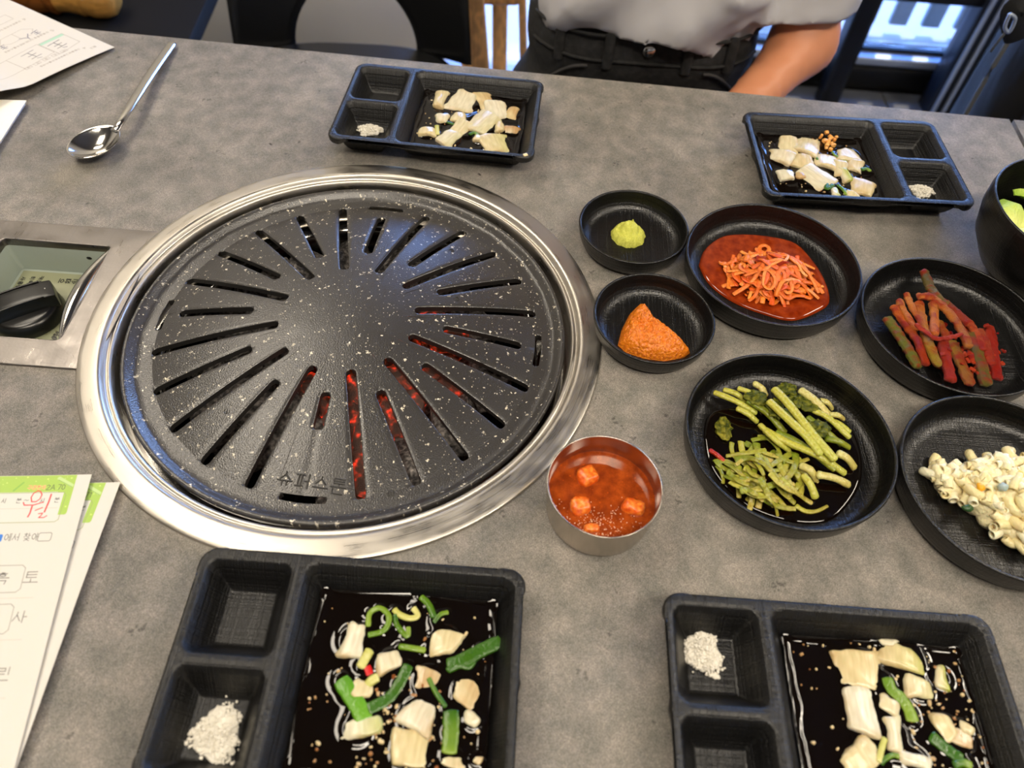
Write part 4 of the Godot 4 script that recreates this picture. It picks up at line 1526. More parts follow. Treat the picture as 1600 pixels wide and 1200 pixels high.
func build_radish() -> void:
	pool(zs(3.333, 880, 280, [705, 450, 735, 370, 810, 310, 900, 292, 1050, 300, 1200, 335, 1290, 420, 1360, 530, 1385, 640, 1320, 695, 1190, 738, 1040, 705, 880, 640, 760, 550], FLOOR_H), 0.0022, M.red_liquid, "kimchi_juice", "red brown kimchi juice pooled under the radish strips")
	var c := at(1207, 432, 0.010)
	for k in 124:
		var a := rng.randf() * TAU
		var r := sqrt(rng.randf())
		var o := Vector2(cos(a) * r * 0.033, sin(a) * r * 0.027)
		if k < 10:
			o = Vector2(rng.randf_range(-0.036, -0.026), rng.randf_range(-0.015, 0.010))
		var d := rng.randf() * TAU
		var ln := rng.randf_range(0.015, 0.032)
		var bendv := rng.randf_range(-2.0, 2.0)
		var pts := PackedVector3Array()
		var lift := rng.randf_range(0.0, 0.004)
		for i in 7:
			var t := i / 6.0 - 0.5
			var dd := d + bendv * t * 2.0
			var w := o + Vector2(cos(d), sin(d)) * ln * t + Vector2(-sin(dd), cos(dd)) * ln * bendv * 0.35 * (0.25 - t * t) * 4.0
			var rho := Vector2(w.x / 0.036, w.y / 0.029).length()
			var y := 0.020 * maxf(0.0, 1.0 - rho * rho) * (k / 124.0) + 0.0022 + lift + 0.0035 * nz.get_noise_2d(w.x * 110.0 + k * 3.0, w.y * 110.0)
			pts.append(Vector3(c.x + w.x, T + FLOOR_H + maxf(y, 0.0015), c.z + w.y))
		var s := rng.randf()
		var ca := Color(0.96, 0.58, 0.18).lerp(Color(0.90, 0.36, 0.08), s)
		var cb := Color(0.97, 0.70, 0.34).lerp(Color(0.92, 0.44, 0.12), rng.randf())
		if k < 10:
			ca = Color(0.93, 0.56, 0.22)
			cb = Color(0.90, 0.48, 0.16)
		var o2 := obj("radish_strip", strip(pts, rng.randf_range(0.0017, 0.0026), 0.45, ca, cb, 4, 0.2), M.radish)
		tag(o2, "thin orange red seasoned strip in the tangle of radish kimchi", "radish", "radish kimchi strips")
	# red chili clots
	var m := MB.new()
	for i in 26:
		var q := at(1207 + rng.randfn(0, 45), 432 + rng.randfn(0, 26), 0.0)
		var w := Vector2((q.x - c.x) / 0.036, (q.z - c.z) / 0.029)
		if w.length() > 0.95:
			continue
		m.col = lin(Color(0.80, 0.22, 0.05).lerp(Color(0.90, 0.38, 0.08), rng.randf()))
		m.rbox(Vector3(0.002, 0.0008, 0.0016) * rng.randf_range(0.6, 1.5), 0.0006, 2, Transform3D(Basis.from_euler(Vector3(rng.randf(), rng.randf() * 6.0, rng.randf())), Vector3(q.x, T + FLOOR_H + 0.005 + 0.0165 * (1.0 - w.length_squared()), q.z)))
	tag(obj("chili_paste_clots", m, M.chili), "bright red chili paste clots clinging to the radish kimchi", "paste", "", "stuff")


func build_greens() -> void:
	pool(zs(2.667, 820, 540, [745, 380, 760, 300, 830, 260, 1000, 250, 1200, 260, 1340, 330, 1395, 430, 1400, 560, 1350, 660, 1260, 735, 1120, 740, 960, 690, 850, 610, 770, 500], FLOOR_H), 0.0016, M.sauce, "soy_brine", "dark soy brine with white glints around the pickled greens")
	var y1 := Color(0.76, 0.74, 0.32)
	var y2 := Color(0.84, 0.82, 0.55)
	var g1 := Color(0.45, 0.52, 0.13)
	# pickled strips in front
	for k in 72:
		var a := rng.randf() * TAU
		var r := sqrt(rng.randf())
		var u := 1010.0 + cos(a) * r * 150.0
		var v := 545.0 + sin(a) * r * 135.0
		if k % 6 == 0:
			u -= 60
		var d := rng.randf_range(0.2, 1.5) + (0.0 if rng.randf() < 0.7 else 1.5)
		var ln := rng.randf_range(40, 95)
		var bendv := rng.randf_range(-0.8, 0.8)
		var pts := PackedVector3Array()
		for i in 5:
			var t := i / 4.0 - 0.5
			var x := u + cos(d) * ln * t * 2.0 - sin(d) * ln * bendv * (0.25 - t * t) * 2.0
			var y := v + sin(d) * ln * t * 1.6 + cos(d) * ln * bendv * (0.25 - t * t) * 2.0
			var rho := Vector2((x - 1010) / 210.0, (y - 545) / 175.0).length()
			var h := FLOOR_H + 0.0022 + 0.014 * maxf(0.0, 1.0 - rho * rho) * (k / 72.0) + 0.0035 * nz.get_noise_2d(x * 0.02 + k * 3.0, y * 0.02)
			pts.append(at(820 + x / 2.667, 540 + y / 2.667, maxf(h, FLOOR_H + 0.001)))
		var ca := y1.lerp(g1, rng.randf())
		var cb := Color(0.80, 0.70, 0.38).lerp(Color(0.62, 0.60, 0.20), rng.randf())
		var o := obj("pickle_strip", strip(pts, rng.randf_range(0.0017, 0.0032), 0.35, ca, cb, 4, 0.3), M.stem)
		tag(o, "limp olive yellow pickled strip in the front heap of the greens dish", "pickle", "pickled strips in the greens dish")
	# stems behind
	var stems := [
		[[790, 195, 880, 232, 970, 268], 0.0036, 0, "pale stem end at the far left of the back bundle"], [[830, 184, 880, 200, 925, 218], 0.0034, 0, "short pale stem above the far left one"], [[885, 262, 930, 285, 975, 305], 0.0034, 0, "stem end below the dark leaf at the left"], [[890, 178, 940, 195, 1000, 212], 0.0032, 0, "stem partly hidden by the dark leaf"],
		[[955, 158, 985, 176, 1010, 196], 0.0040, 1, "cream stub at the very back"], [[1040, 182, 1100, 245, 1200, 370, 1300, 462], 0.0050, 0, "thickest long yellow-green stem lying on top"], [[1018, 232, 1090, 300, 1180, 385, 1240, 440], 0.0046, 0, "second thick stem left of the longest one"], [[1150, 186, 1210, 232, 1285, 290], 0.0050, 1, "pale cream stem at the upper right"],
		[[1230, 228, 1262, 238, 1288, 250], 0.0034, 1, "cream stub at the right above the pale stem"], [[1275, 288, 1305, 290, 1335, 292], 0.0034, 1, "small pale stub at the right edge"], [[1200, 268, 1270, 305, 1362, 370], 0.0036, 0, "green stem running to the right edge"], [[1260, 305, 1310, 325, 1362, 348], 0.0032, 0, "thin stem above the right edge one"],
		[[1255, 388, 1305, 398, 1360, 412], 0.0038, 2, "olive stem pointing right near the brine"], [[1000, 352, 1100, 405, 1230, 462, 1342, 520], 0.0042, 0, "long stem below the thick pair"], [[1050, 360, 1150, 410, 1300, 505], 0.0036, 2, "olive stem between the long ones"], [[1305, 448, 1345, 470, 1382, 496], 0.0044, 1, "pale stub end at the lower right"],
		[[1222, 538, 1290, 552, 1360, 568], 0.0044, 1, "pale stem lying flat at the front right"], [[1160, 540, 1190, 580, 1220, 622], 0.0042, 0, "short stem pointing to the front right"], [[1150, 500, 1190, 520, 1222, 545], 0.0046, 1, "cream chunk at the middle right"], [[980, 330, 1040, 390, 1110, 425], 0.0034, 0, "stem behind the pickled strips"],
		[[1080, 270, 1160, 330, 1270, 425], 0.0040, 2, "olive stem under the thickest one"], [[1180, 300, 1240, 345, 1330, 400], 0.0036, 2, "olive stem at the right of the bundle"], [[930, 230, 1010, 280, 1090, 350], 0.0040, 2, "olive stem under the dark leaf"]]
	var n := 0
	for s in stems:
		n += 1
		var h := FLOOR_H + (0.0165 if n in [6, 7] else 0.0125 if n in [8, 4, 10, 11] else 0.009)
		var pts := zs(2.667, 820, 540, s[0], h, 0.0015)
		pts[pts.size() - 1].y -= 0.004
		var ca: Color = [y1, y2, g1][s[2]]
		var cb: Color = [Color(0.76, 0.77, 0.36), Color(0.80, 0.74, 0.44), Color(0.58, 0.60, 0.20)][s[2]]
		var o := obj("green_stem", strip(pts, s[1] * 0.74, 0.72, ca, cb, 5, 0.0), M.stem)
		tag(o, "pickled green: " + s[3], "pickle", "pickled stems in the greens dish")
	var leaves := [[960, 215, 50, 34, "dark wilted leaf clump at the upper left of the greens"], [1045, 265, 40, 44, "dark leaf clump between the stems of the greens"], [1095, 182, 44, 26, "dark leaf at the back of the greens"], [1195, 245, 52, 34, "dark leaf clump by the pale stem of the greens"], [830, 345, 34, 52, "olive leaf lying alone in the brine at the left"], [1225, 345, 44, 36, "dark leaf tangle at the right of the greens"], [1130, 230, 40, 30, "leaf shred behind the thickest stem of the greens"]]
	n = 0
	for s in leaves:
		n += 1
		var h := FLOOR_H + (0.003 if n == 5 else 0.012)
		var p := at(820 + s[0] / 2.667, 540 + s[1] / 2.667, h)
		var mb := MB.new()
		mb.ball(Vector3.ZERO, Vector3(s[2] * 0.00017, 0.0022, s[3] * 0.00020), 26, 16, func(q: Vector3) -> Vector3: return q + q.normalized() * (0.0030 * nz.get_noise_3dv(q * 190.0 + Vector3(n * 5.0, 0, 0)) + 0.0016 * nz.get_noise_3dv(q * 520.0)))
		for i in mb.v.size():
			var t := clampf(0.5 + 1.2 * nz.get_noise_3dv(mb.v[i] * 240.0 + Vector3(n, 0, 0)), 0, 1)
			mb.c[i] = lin(Color(0.16, 0.20, 0.04).lerp(Color(0.46, 0.46, 0.12) if n != 5 else Color(0.55, 0.52, 0.16), t))
		var o := obj("wilted_leaf", mb, M.leaf)
		o.position = p
		tag(o, s[4], "leaf", "wilted leaves in the greens dish")
	var o3 := obj("chili_slice", strip(zs(2.667, 820, 540, [770, 435, 800, 455, 830, 482], FLOOR_H + 0.003), 0.0020, 0.7, Color(0.65, 0.12, 0.05), Color(0.75, 0.25, 0.08)), M.stem)
	tag(o3, "red chili sliver at the left edge of the greens dish brine", "chili")
	o3 = obj("pickle_tail", strip(zs(2.667, 820, 540, [1130, 668, 1170, 690, 1215, 690, 1262, 668], FLOOR_H + 0.0025), 0.0022, 0.5, y1, Color(0.62, 0.56, 0.2), 5, 0.5), M.stem)
	tag(o3, "curled pickle tail stretching right at the front of the greens dish", "pickle")


func build_scallion_kimchi() -> void:
	var gr := Color(0.52, 0.56, 0.16)
	var og := Color(0.92, 0.52, 0.16)
	var rd := Color(0.76, 0.24, 0.07)
	var pale := Color(0.93, 0.66, 0.34)
	var st := [
		[[258, 775, 310, 850, 360, 925, 400, 998], 0.0052, gr, Color(0.50, 0.56, 0.18), 0.010, "olive stalk at the left end"], [[290, 720, 340, 800, 400, 880, 440, 990], 0.0042, og, rd, 0.012, "red coated stalk next to the leftmost"], [[312, 690, 350, 760, 390, 830], 0.0036, pale, og, 0.014, "pale tip at the upper left"],
		[[345, 660, 375, 720, 420, 800], 0.0036, pale, og, 0.016, "pale tip beside the upper left one"], [[405, 700, 425, 800, 455, 900, 495, 992], 0.0046, og, Color(0.72, 0.66, 0.20), 0.016, "orange stalk running to the front"], [[472, 705, 480, 770, 478, 845], 0.0042, pale, og, 0.018, "short pale upright stalk at the centre"],
		[[405, 668, 470, 680, 540, 740, 600, 820, 640, 905], 0.0042, Color(0.92, 0.58, 0.22), Color(0.80, 0.52, 0.2), 0.020, "long arching orange stalk across the top"], [[432, 555, 455, 620, 490, 670, 530, 710], 0.0048, Color(0.46, 0.44, 0.16), Color(0.56, 0.50, 0.16), 0.018, "green stalk sticking up at the back"], [[530, 700, 580, 745, 640, 800], 0.0046, Color(0.55, 0.36, 0.12), rd, 0.016, "brownish stalk behind the arch"],
		[[520, 890, 535, 970, 555, 1062], 0.0052, rd, Color(0.76, 0.2, 0.08), 0.012, "red paste covered stalk at the front middle"], [[560, 885, 600, 980, 645, 1080], 0.0050, Color(0.72, 0.60, 0.20), Color(0.70, 0.45, 0.14), 0.013, "yellow-green stalk at the front"], [[648, 850, 685, 950, 720, 1080], 0.0056, Color(0.50, 0.46, 0.14), Color(0.46, 0.46, 0.12), 0.014, "dark green stalk at the front right"],
		[[735, 815, 750, 920, 772, 1055], 0.0052, rd, Color(0.70, 0.12, 0.05), 0.011, "red stalk at the right end"], [[640, 790, 675, 850, 710, 920], 0.0040, og, rd, 0.016, "orange stalk by the right end"], [[395, 800, 470, 862, 540, 866, 605, 846], 0.0022, Color(0.86, 0.30, 0.14), Color(0.80, 0.26, 0.12), 0.022, "thin red string lying across the stalks"],
		[[690, 830, 720, 900, 745, 985], 0.0044, Color(0.72, 0.35, 0.14), rd, 0.014, "russet stalk between the two right ones"], [[500, 790, 530, 850, 560, 900], 0.0040, Color(0.70, 0.52, 0.18), rd, 0.013, "short stalk under the arch"], [[425, 860, 470, 930, 500, 1000], 0.0040, rd, og, 0.009, "red stalk low at the front left"], [[600, 800, 650, 900, 690, 1010], 0.0044, rd, Color(0.55, 0.45, 0.14), 0.010, "red stalk low between the front ones"]]
	for s in st:
		var pts := zs(3.0, 1300, 240, s[0], s[4], 0.0008)
		var mb := strip(pts, s[1] * 0.92, 0.75, s[2], s[3], 9)
		for i in mb.v.size():
			var t := clampf((nz.get_noise_3dv(mb.v[i] * 110.0) - 0.02) * 4.0, 0, 1)
			mb.c[i] = mb.c[i].lerp(lin(Color(0.70, 0.14, 0.04)), t * 0.85)
			mb.v[i] += Vector3(nz.get_noise_3dv(mb.v[i] * 160.0), nz.get_noise_3dv(mb.v[i] * 190.0 + Vector3.ONE), nz.get_noise_3dv(mb.v[i] * 170.0 - Vector3.ONE)) * 0.0011 + Vector3(0, 0.0006, 0) * t
		tag(obj("scallion_stalk", mb, M.chili), "scallion kimchi: " + s[5] + " of the heap", "scallion", "scallion kimchi stalks")
	var m := MB.new()
	for i in 230:
		var u := 690.0 + rng.randfn(0, 70)
		var v := 940.0 + rng.randfn(0, 80)
		if i % 3 == 0:
			u = 400 + rng.randfn(0, 60)
			v = 880 + rng.randfn(0, 70)
		m.col = lin(Color(0.66, 0.10, 0.03).lerp(Color(0.86, 0.32, 0.09), rng.randf()))
		var p := at(1300 + u / 3.0, 240 + v / 3.0, 0.012 + rng.randf_range(-0.003, 0.004))
		if Vector2(p.x - 0.352, p.z + 0.403).length() < 0.034:
			m.rbox(Vector3(0.0019, 0.0010, 0.0015) * rng.randf_range(0.5, 1.3), 0.0009, 3, Transform3D(Basis.from_euler(Vector3(rng.randf(), rng.randf() * 6.0, rng.randf())), p))
	tag(obj("chili_flakes", m, M.chili), "red chili flakes clinging to the scallion kimchi heap", "chili", "", "stuff")


func build_macaroni() -> void:
	var bumps := [[1466, 738, 0.0085, 0.008], [1486, 752, 0.011, 0.012], [1512, 745, 0.013, 0.016], [1540, 738, 0.016, 0.021], [1572, 735, 0.017, 0.026], [1600, 735, 0.018, 0.028], [1520, 772, 0.011, 0.012], [1548, 770, 0.017, 0.024], [1585, 770, 0.020, 0.030], [1620, 765, 0.024, 0.031], [1560, 800, 0.013, 0.016], [1592, 812, 0.016, 0.019], [1625, 815, 0.022, 0.023], [1610, 838, 0.012, 0.011], [1650, 790, 0.022, 0.024], [1650, 750, 0.018, 0.022]]
	var c := at(1570, 770, FLOOR_H)
	var bs := []
	for b in bumps:
		var p := at(b[0], b[1], FLOOR_H + b[3] * 0.6)
		bs.append([Vector2(p.x - c.x, p.z - c.z), b[2], b[3] * 0.82])
	var height := func(q: Vector2) -> float:
		var y := 0.0
		for b in bs:
			var t: float = (q - b[0]).length() / b[1]
			if t < 1.0:
				y = maxf(y, b[2] * sqrt(1.0 - t * t))
		return y
	var m := MB.new()
	for b in bs:
		var w: Vector2 = b[0]
		m.ball(c + Vector3(w.x, b[2] * 0.28, w.y), Vector3(b[1] * 0.86, b[2] * 0.62, b[1] * 0.86), 24, 14, func(q: Vector3) -> Vector3: return q + q.normalized() * 0.0022 * nz.get_noise_3dv((q + Vector3(w.x, 0, w.y)) * 140.0))
	tag(obj("mayonnaise_dressing", m, M.mayo), "creamy mayonnaise dressing binding the macaroni salad heap", "dressing")
	var elbow := MB.new()
	var path := PackedVector3Array()
	for i in 9:
		var a := -0.75 + 1.5 * i / 8.0
		path.append(Vector3(0.0085 * sin(a), 0.0, 0.0085 * (1.0 - cos(a)) - 0.0015))
	elbow.tube(path, PackedFloat32Array([0.0030]), 12, 1.0, Vector3.UP, PackedColorArray(), 0.6)
	var em := elbow.mesh()
	var mats := []
	for k in 3:
		var mm: StandardMaterial3D = M.pasta.duplicate()
		mm.albedo_color = [Color(0.93, 0.86, 0.68), Color(0.95, 0.90, 0.76), Color(0.91, 0.83, 0.62)][k]
		mats.append(mm)
	var n := 0
	for k in 150:
		var b: Array = bs[k % bs.size()]
		var a := rng.randf() * TAU
		var r: float = sqrt(rng.randf()) * b[1] * 0.95
		var w: Vector2 = b[0] + Vector2(cos(a), sin(a)) * r
		var y: float = height.call(w)
		if Vector2(c.x + w.x - 0.340, c.z + w.y + 0.268).length() > 0.058:
			continue
		n += 1
		var o := obj("macaroni", em, mats[k % 3])
		o.position = c + Vector3(w.x, maxf(y - 0.0005, 0.0028), w.y)
		o.rotation = Vector3(rng.randf_range(-0.9, 0.9), rng.randf() * TAU, rng.randf_range(-0.6, 0.6))
		o.scale = Vector3.ONE * rng.randf_range(0.85, 1.15)
		tag(o, "creamy elbow macaroni tube in the salad heap", "macaroni", "macaroni in the salad heap")
	var extra := [[1531, 762, Color(0.93, 0.66, 0.10), Vector3(0.0030, 0.0022, 0.0034), "yellow corn kernel in the middle of the macaroni salad", "corn"], [1590, 745, Color(0.95, 0.74, 0.18), Vector3(0.0045, 0.0028, 0.0048), "large yellow corn kernel at the upper right of the macaroni salad", "corn"],
		[1515, 781, Color(0.90, 0.42, 0.18), Vector3(0.0036, 0.0018, 0.0026), "orange carrot bit at the left front of the macaroni salad", "carrot"], [1596, 840, Color(0.92, 0.46, 0.20), Vector3(0.0034, 0.0016, 0.0022), "orange carrot bit at the front of the macaroni salad", "carrot"],
		[1511, 795, Color(0.16, 0.30, 0.14), Vector3(0.0040, 0.0020, 0.0030), "dark green cucumber bit low at the front of the macaroni salad", "cucumber"], [1566, 762, Color(0.62, 0.70, 0.68), Vector3(0.0036, 0.0030, 0.0032), "pale blue green pea under dressing in the macaroni salad", "pea"]]
	for e in extra:
		var p := at(e[0], e[1], 0.012)
		var y: float = height.call(Vector2(p.x - c.x, p.z - c.z))
		for i in 4:
			p = at(e[0], e[1], FLOOR_H + maxf(y, 0.002) + 0.0012)
			y = height.call(Vector2(p.x - c.x, p.z - c.z))
		m = MB.new()
		m.col = lin(e[2])
		m.ball(p + Vector3(0, 0.0010, 0), e[3] * 0.95, 18, 12, func(w: Vector3) -> Vector3: return w * (1.0 + 0.25 * nz.get_noise_3dv(w * 200.0 + p * 30.0)))
		tag(obj(e[5] + "_piece", m, M.pasta, null, true), e[4], e[5])


func build_stew() -> void:
	var c := Vector3(0.0636, T, -0.2368)
	var m := MB.new()
	m.lathe(PackedVector2Array([Vector2(0.0005, 0.0006), Vector2(0.030, 0.0), Vector2(0.0325, 0.0006), Vector2(0.0342, 0.0028), Vector2(0.0352, 0.008), Vector2(0.0362, 0.022), Vector2(0.0366, 0.0345), Vector2(0.0370, 0.0353), Vector2(0.0369, 0.0360), Vector2(0.0363, 0.0362), Vector2(0.0358, 0.0356), Vector2(0.0354, 0.022), Vector2(0.0345, 0.008), Vector2(0.033, 0.003), Vector2(0.0005, 0.002)]), 128)
	var cup := obj("steel_cup", m, M.cup)
	cup.position = c
	tag(cup, "small brushed steel cup of red stew standing beside the grill ring", "cup")
	var im := Image.create(512, 512, false, Image.FORMAT_RGB8)
	var a := noise_bytes(512, 512, 0.012, 4, 91)
	var b := noise_bytes(512, 512, 0.08, 2, 92)
	for y in 512:
		for x in 512:
			var t := clampf(a[y * 512 + x] / 255.0 + (b[y * 512 + x] - 128) * 0.0012, 0, 1)
			im.set_pixel(x, y, Color(0.44, 0.16, 0.045).lerp(Color(0.66, 0.29, 0.085), t))
	for k in 900:       # oil drops and foam along the near side
		var q := Vector2(rng.randf() * 512, 512 - absf(rng.randfn(0, 70)))
		var r := rng.randf_range(0.6, 2.4)
		line(im, [q.x, q.y, q.x + 1, q.y], r, Color(0.93, 0.72, 0.5, rng.randf_range(0.35, 0.9)))
	for k in 60:
		var q := Vector2(rng.randf() * 512, rng.randf() * 512)
		line(im, [q.x, q.y, q.x + 1, q.y], rng.randf_range(2, 7), Color(0.85, 0.36, 0.08, 0.6))
	M.broth.albedo_texture = ImageTexture.create_from_image(im)
	var lv := 0.0185
	var p := PackedVector3Array()
	var uvs := PackedVector2Array()
	for j in 27:
		var r := 0.0352 * pow(j / 26.0, 0.7)
		for i in 72:
			var t := TAU * i / 72
			var y := lv + nz.get_noise_2d(cos(t) * r * 120.0, sin(t) * r * 120.0) * 0.00004
			if j > 23:
				y += 0.0007 * (j - 23) / 3.0
			p.append(Vector3(r * cos(t), y, r * sin(t)))
			uvs.append(Vector2(0.5 + 0.5 * cos(t) * r / 0.0352, 0.5 + 0.5 * sin(t) * r / 0.0352))
	m = MB.new()
	m.surf(p, 72, 27, true, false, PackedColorArray(), uvs)
	m.outward(0)
	var br := obj("stew_broth", m, M.broth)
	br.position = c
	tag(br, "orange red stew broth with foam specks inside the steel cup", "stew")
	var cubes := [[919, 741, 27, 24, 0.6, "orange stained tofu chunk at the back of the stew"], [908, 787, 27, 22, 0.2, "tofu chunk with a white face at the left of the stew"], [990, 789, 29, 20, -0.3, "rounded tofu chunk at the right of the stew"], [926, 822, 22, 10, 0.0, "half sunken orange tofu bit at the front of the stew"]]
	var n := 0
	for s in cubes:
		n += 1
		var q := at(s[0], s[1], lv + 0.003)
		m = MB.new()
		m.rbox(Vector3(s[2] * 0.00026, 0.0056, s[3] * 0.00030), minf(0.0050, s[3] * 0.00029), 9, Transform3D(), func(w: Vector3) -> Vector3: return w + w.normalized() * (0.0014 * nz.get_noise_3dv(w * 110.0 + Vector3(n * 4.0, 0, 0)) + 0.0006 * nz.get_noise_3dv(w * 420.0)))
		for i in m.v.size():
			var t := clampf(0.35 + 1.1 * nz.get_noise_3dv(m.v[i] * 120.0 + Vector3(n, 0, 3.0)), 0, 1)
			var base := Color(0.97, 0.66, 0.28).lerp(Color(0.92, 0.44, 0.12), t)
			if n == 2 and m.v[i].y > 0.001:
				base = base.lerp(Color(0.96, 0.84, 0.66), clampf(1.0 - Vector2(m.v[i].x - 0.001, m.v[i].z - 0.001).length() / 0.0038, 0, 1))
			if n == 3 and m.v[i].y > 0.001:
				base = base.lerp(Color(0.96, 0.72, 0.42), clampf(1.0 - Vector2(m.v[i].x, m.v[i].z).length() / 0.004, 0, 1) * 0.8)
			m.c[i] = lin(base)
		var o := obj("tofu_chunk", m, M.tofu, null, true)
		o.position = Vector3(q.x, T + lv - 0.0008 - (0.0022 if n == 4 else 0.0), q.z)
		o.rotation = Vector3(rng.randf_range(-0.2, 0.2), s[4], rng.randf_range(-0.2, 0.2))
		tag(o, s[5], "tofu", "tofu chunks in the stew")
	m = MB.new()
	for k in 260:
		var w := Vector2(rng.randfn(-0.004, 0.013), 0.020 + rng.randfn(0, 0.008))
		if w.length() > 0.0345:
			continue
		var r := rng.randf_range(0.00018, 0.00042)
		m.col = lin(Color(0.95, 0.80, 0.66))
		m.ball(Vector3(w.x, lv + 0.0002, w.y), Vector3(r, r * 0.7, r), 6, 4)
	var fo := obj("stew_foam", m, M.bits)
	fo.position = c
	tag(fo, "pale foam bubbles along the near side of the stew", "foam", "", "stuff")


# ---------------------------------------------------------------- worksheets and the spoon
func sheet_image(number: String) -> Image:
	# 10 pixels to 2 millimetres; the picture's top right corner is the sheet's
	var im := Image.create(660, 1060, false, Image.FORMAT_RGB8)
	im.fill(Color(0.83, 0.815, 0.78))
	var green := Color(0.64, 0.76, 0.36)
	var page := Color(0.83, 0.82, 0.785)
	im.fill_rect(Rect2i(0, 1, 613, 62), green)
	im.fill_rect(Rect2i(566, 1, 47, 140), green)
	line(im, [574, 140, 605, 140], 14.0, green)
	for k in 40:
		var q := Vector2(rng.randf() * 605, 6 + rng.randf() * 50)
		line(im, [q.x, q.y, q.x + 1, q.y], rng.randf_range(2, 4), Color(0.80, 0.86, 0.50))
	for q in [[596, 12], [603, 118], [520, 14], [452, 6]]:
		line(im, [q[0], q[1], q[0] + 1, q[1]], 5.0, Color(0.80, 0.87, 0.46))
	line(im, [557, 12, 604, 40], 13.0, Color(0.73, 0.82, 0.55))
	line(im, [556, 18, 606, 46], 1.4, Color(0.45, 0.6, 0.25))
	line(im, [420, 56, 444, 26], 6.0, Color(0.54, 0.70, 0.34))
	# name box
	im.fill_rect(Rect2i(0, 65, 586, 104), page)
	line(im, [0, 172, 582, 172, 592, 164, 594, 76, 586, 65, 0, 65], 1.8, Color(0.58, 0.62, 0.42))
	line(im, [0, 122, 578, 122], 1.0, Color(0.70, 0.69, 0.62))
	var grey := Color(0.30, 0.30, 0.28)
	write(im, "구몬한자", Vector2(463, 38), Vector2(13, 0), Vector2(0, 15), 3.0, Color(0.98, 0.84, 0.68))
	write(im, "구몬한자", Vector2(463, 38), Vector2(13, 0), Vector2(0, 15), 1.2, Color(0.88, 0.38, 0.18))
	write(im, "2A", Vector2(523, 36), Vector2(13, 0), Vector2(0, 19), 1.5, grey)
	write(im, number, Vector2(560, 36), Vector2(11, 0), Vector2(0, 19), 1.5, grey)
	write(im, "시", Vector2(393, 84), Vector2(15, 0), Vector2(0, 18), 1.3, grey)
	write(im, "분", Vector2(440, 84), Vector2(15, 0), Vector2(0, 18), 1.3, grey)
	write(im, "~", Vector2(464, 84), Vector2(15, 0), Vector2(0, 16), 1.2, grey)
	write(im, "시", Vector2(516, 86), Vector2(15, 0), Vector2(0, 18), 1.3, grey)
	write(im, "분", Vector2(562, 84), Vector2(15, 0), Vector2(0, 18), 1.3, grey)
	if number == "70":        # the day written in red pencil
		var red := Color(0.84, 0.27, 0.27)
		line(im, [500, 58, 488, 66, 484, 82, 490, 98, 504, 98, 514, 88, 516, 72, 508, 60, 498, 58], 3.4, red)
		line(im, [464, 100, 470, 110, 500, 110, 528, 100], 3.4, red)
		line(im, [496, 114, 496, 140, 493, 152], 4.4, red)
		line(im, [510, 130, 530, 120], 3.0, red)
		line(im, [546, 72, 545, 100, 541, 136], 4.6, red)
		line(im, [524, 142, 536, 140, 534, 148, 528, 156, 544, 156, 552, 150], 3.0, red)
	# the question
	line(im, [412, 218, 428, 218, 428, 232, 412, 232], 12.0, Color(0.25, 0.48, 0.80))
	write(im, "에서", Vector2(440, 210), Vector2(22, 0), Vector2(0, 26), 1.5, grey, 0.15)
	write(im, "찾아", Vector2(500, 210), Vector2(22, 0), Vector2(0, 26), 1.5, grey, 0.15)
	line(im, [549, 210, 582, 210, 586, 214, 586, 234, 582, 238, 549, 238, 545, 234, 545, 214, 549, 210], 1.4, grey)
	for q in [[317, 406, "토", "흑"], [439, 530, "사", "인"], [600, 690, "린", "가"]]:
		line(im, [0, q[0], 524, q[0], 535, q[0] + 9, 538, q[1] - 14, 526, q[1] - 3, 0, q[1] - 2], 1.5, Color(0.50, 0.49, 0.45))
		write(im, q[2], Vector2(539, q[0] + 22), Vector2(44, 0), Vector2(0, 36), 2.2, Color(0.40, 0.39, 0.36))
		write(im, q[3], Vector2(452, q[0] + 24), Vector2(42, 0), Vector2(0, 36), 2.2, Color(0.34, 0.33, 0.31))
		line(im, [0, q[1] + 15, 584, q[1] + 15], 0.9, Color(0.70, 0.68, 0.62))
	return im


func flat_sheet(m: MB, o: Vector3, ex: Vector3, ez: Vector3, lift: Callable) -> void:
	var p := PackedVector3Array()
	var uvs := PackedVector2Array()
	for j in 31:
		for i in 23:
			var a := i / 22.0
			var b := j / 30.0
			p.append(o + ex * a + ez * b + Vector3(0, lift.call(a, b), 0))
			uvs.append(Vector2(a, b))
	m.surf(p, 23, 31, false, false, PackedColorArray(), uvs)
	var f := m.idx.size()
	var q := PackedVector3Array()
	for w in p:
		q.append(w - Vector3(0, 0.00022, 0))
	m.surf(q, 23, 31, false, false, PackedColorArray(), uvs)
	m.flip(f)


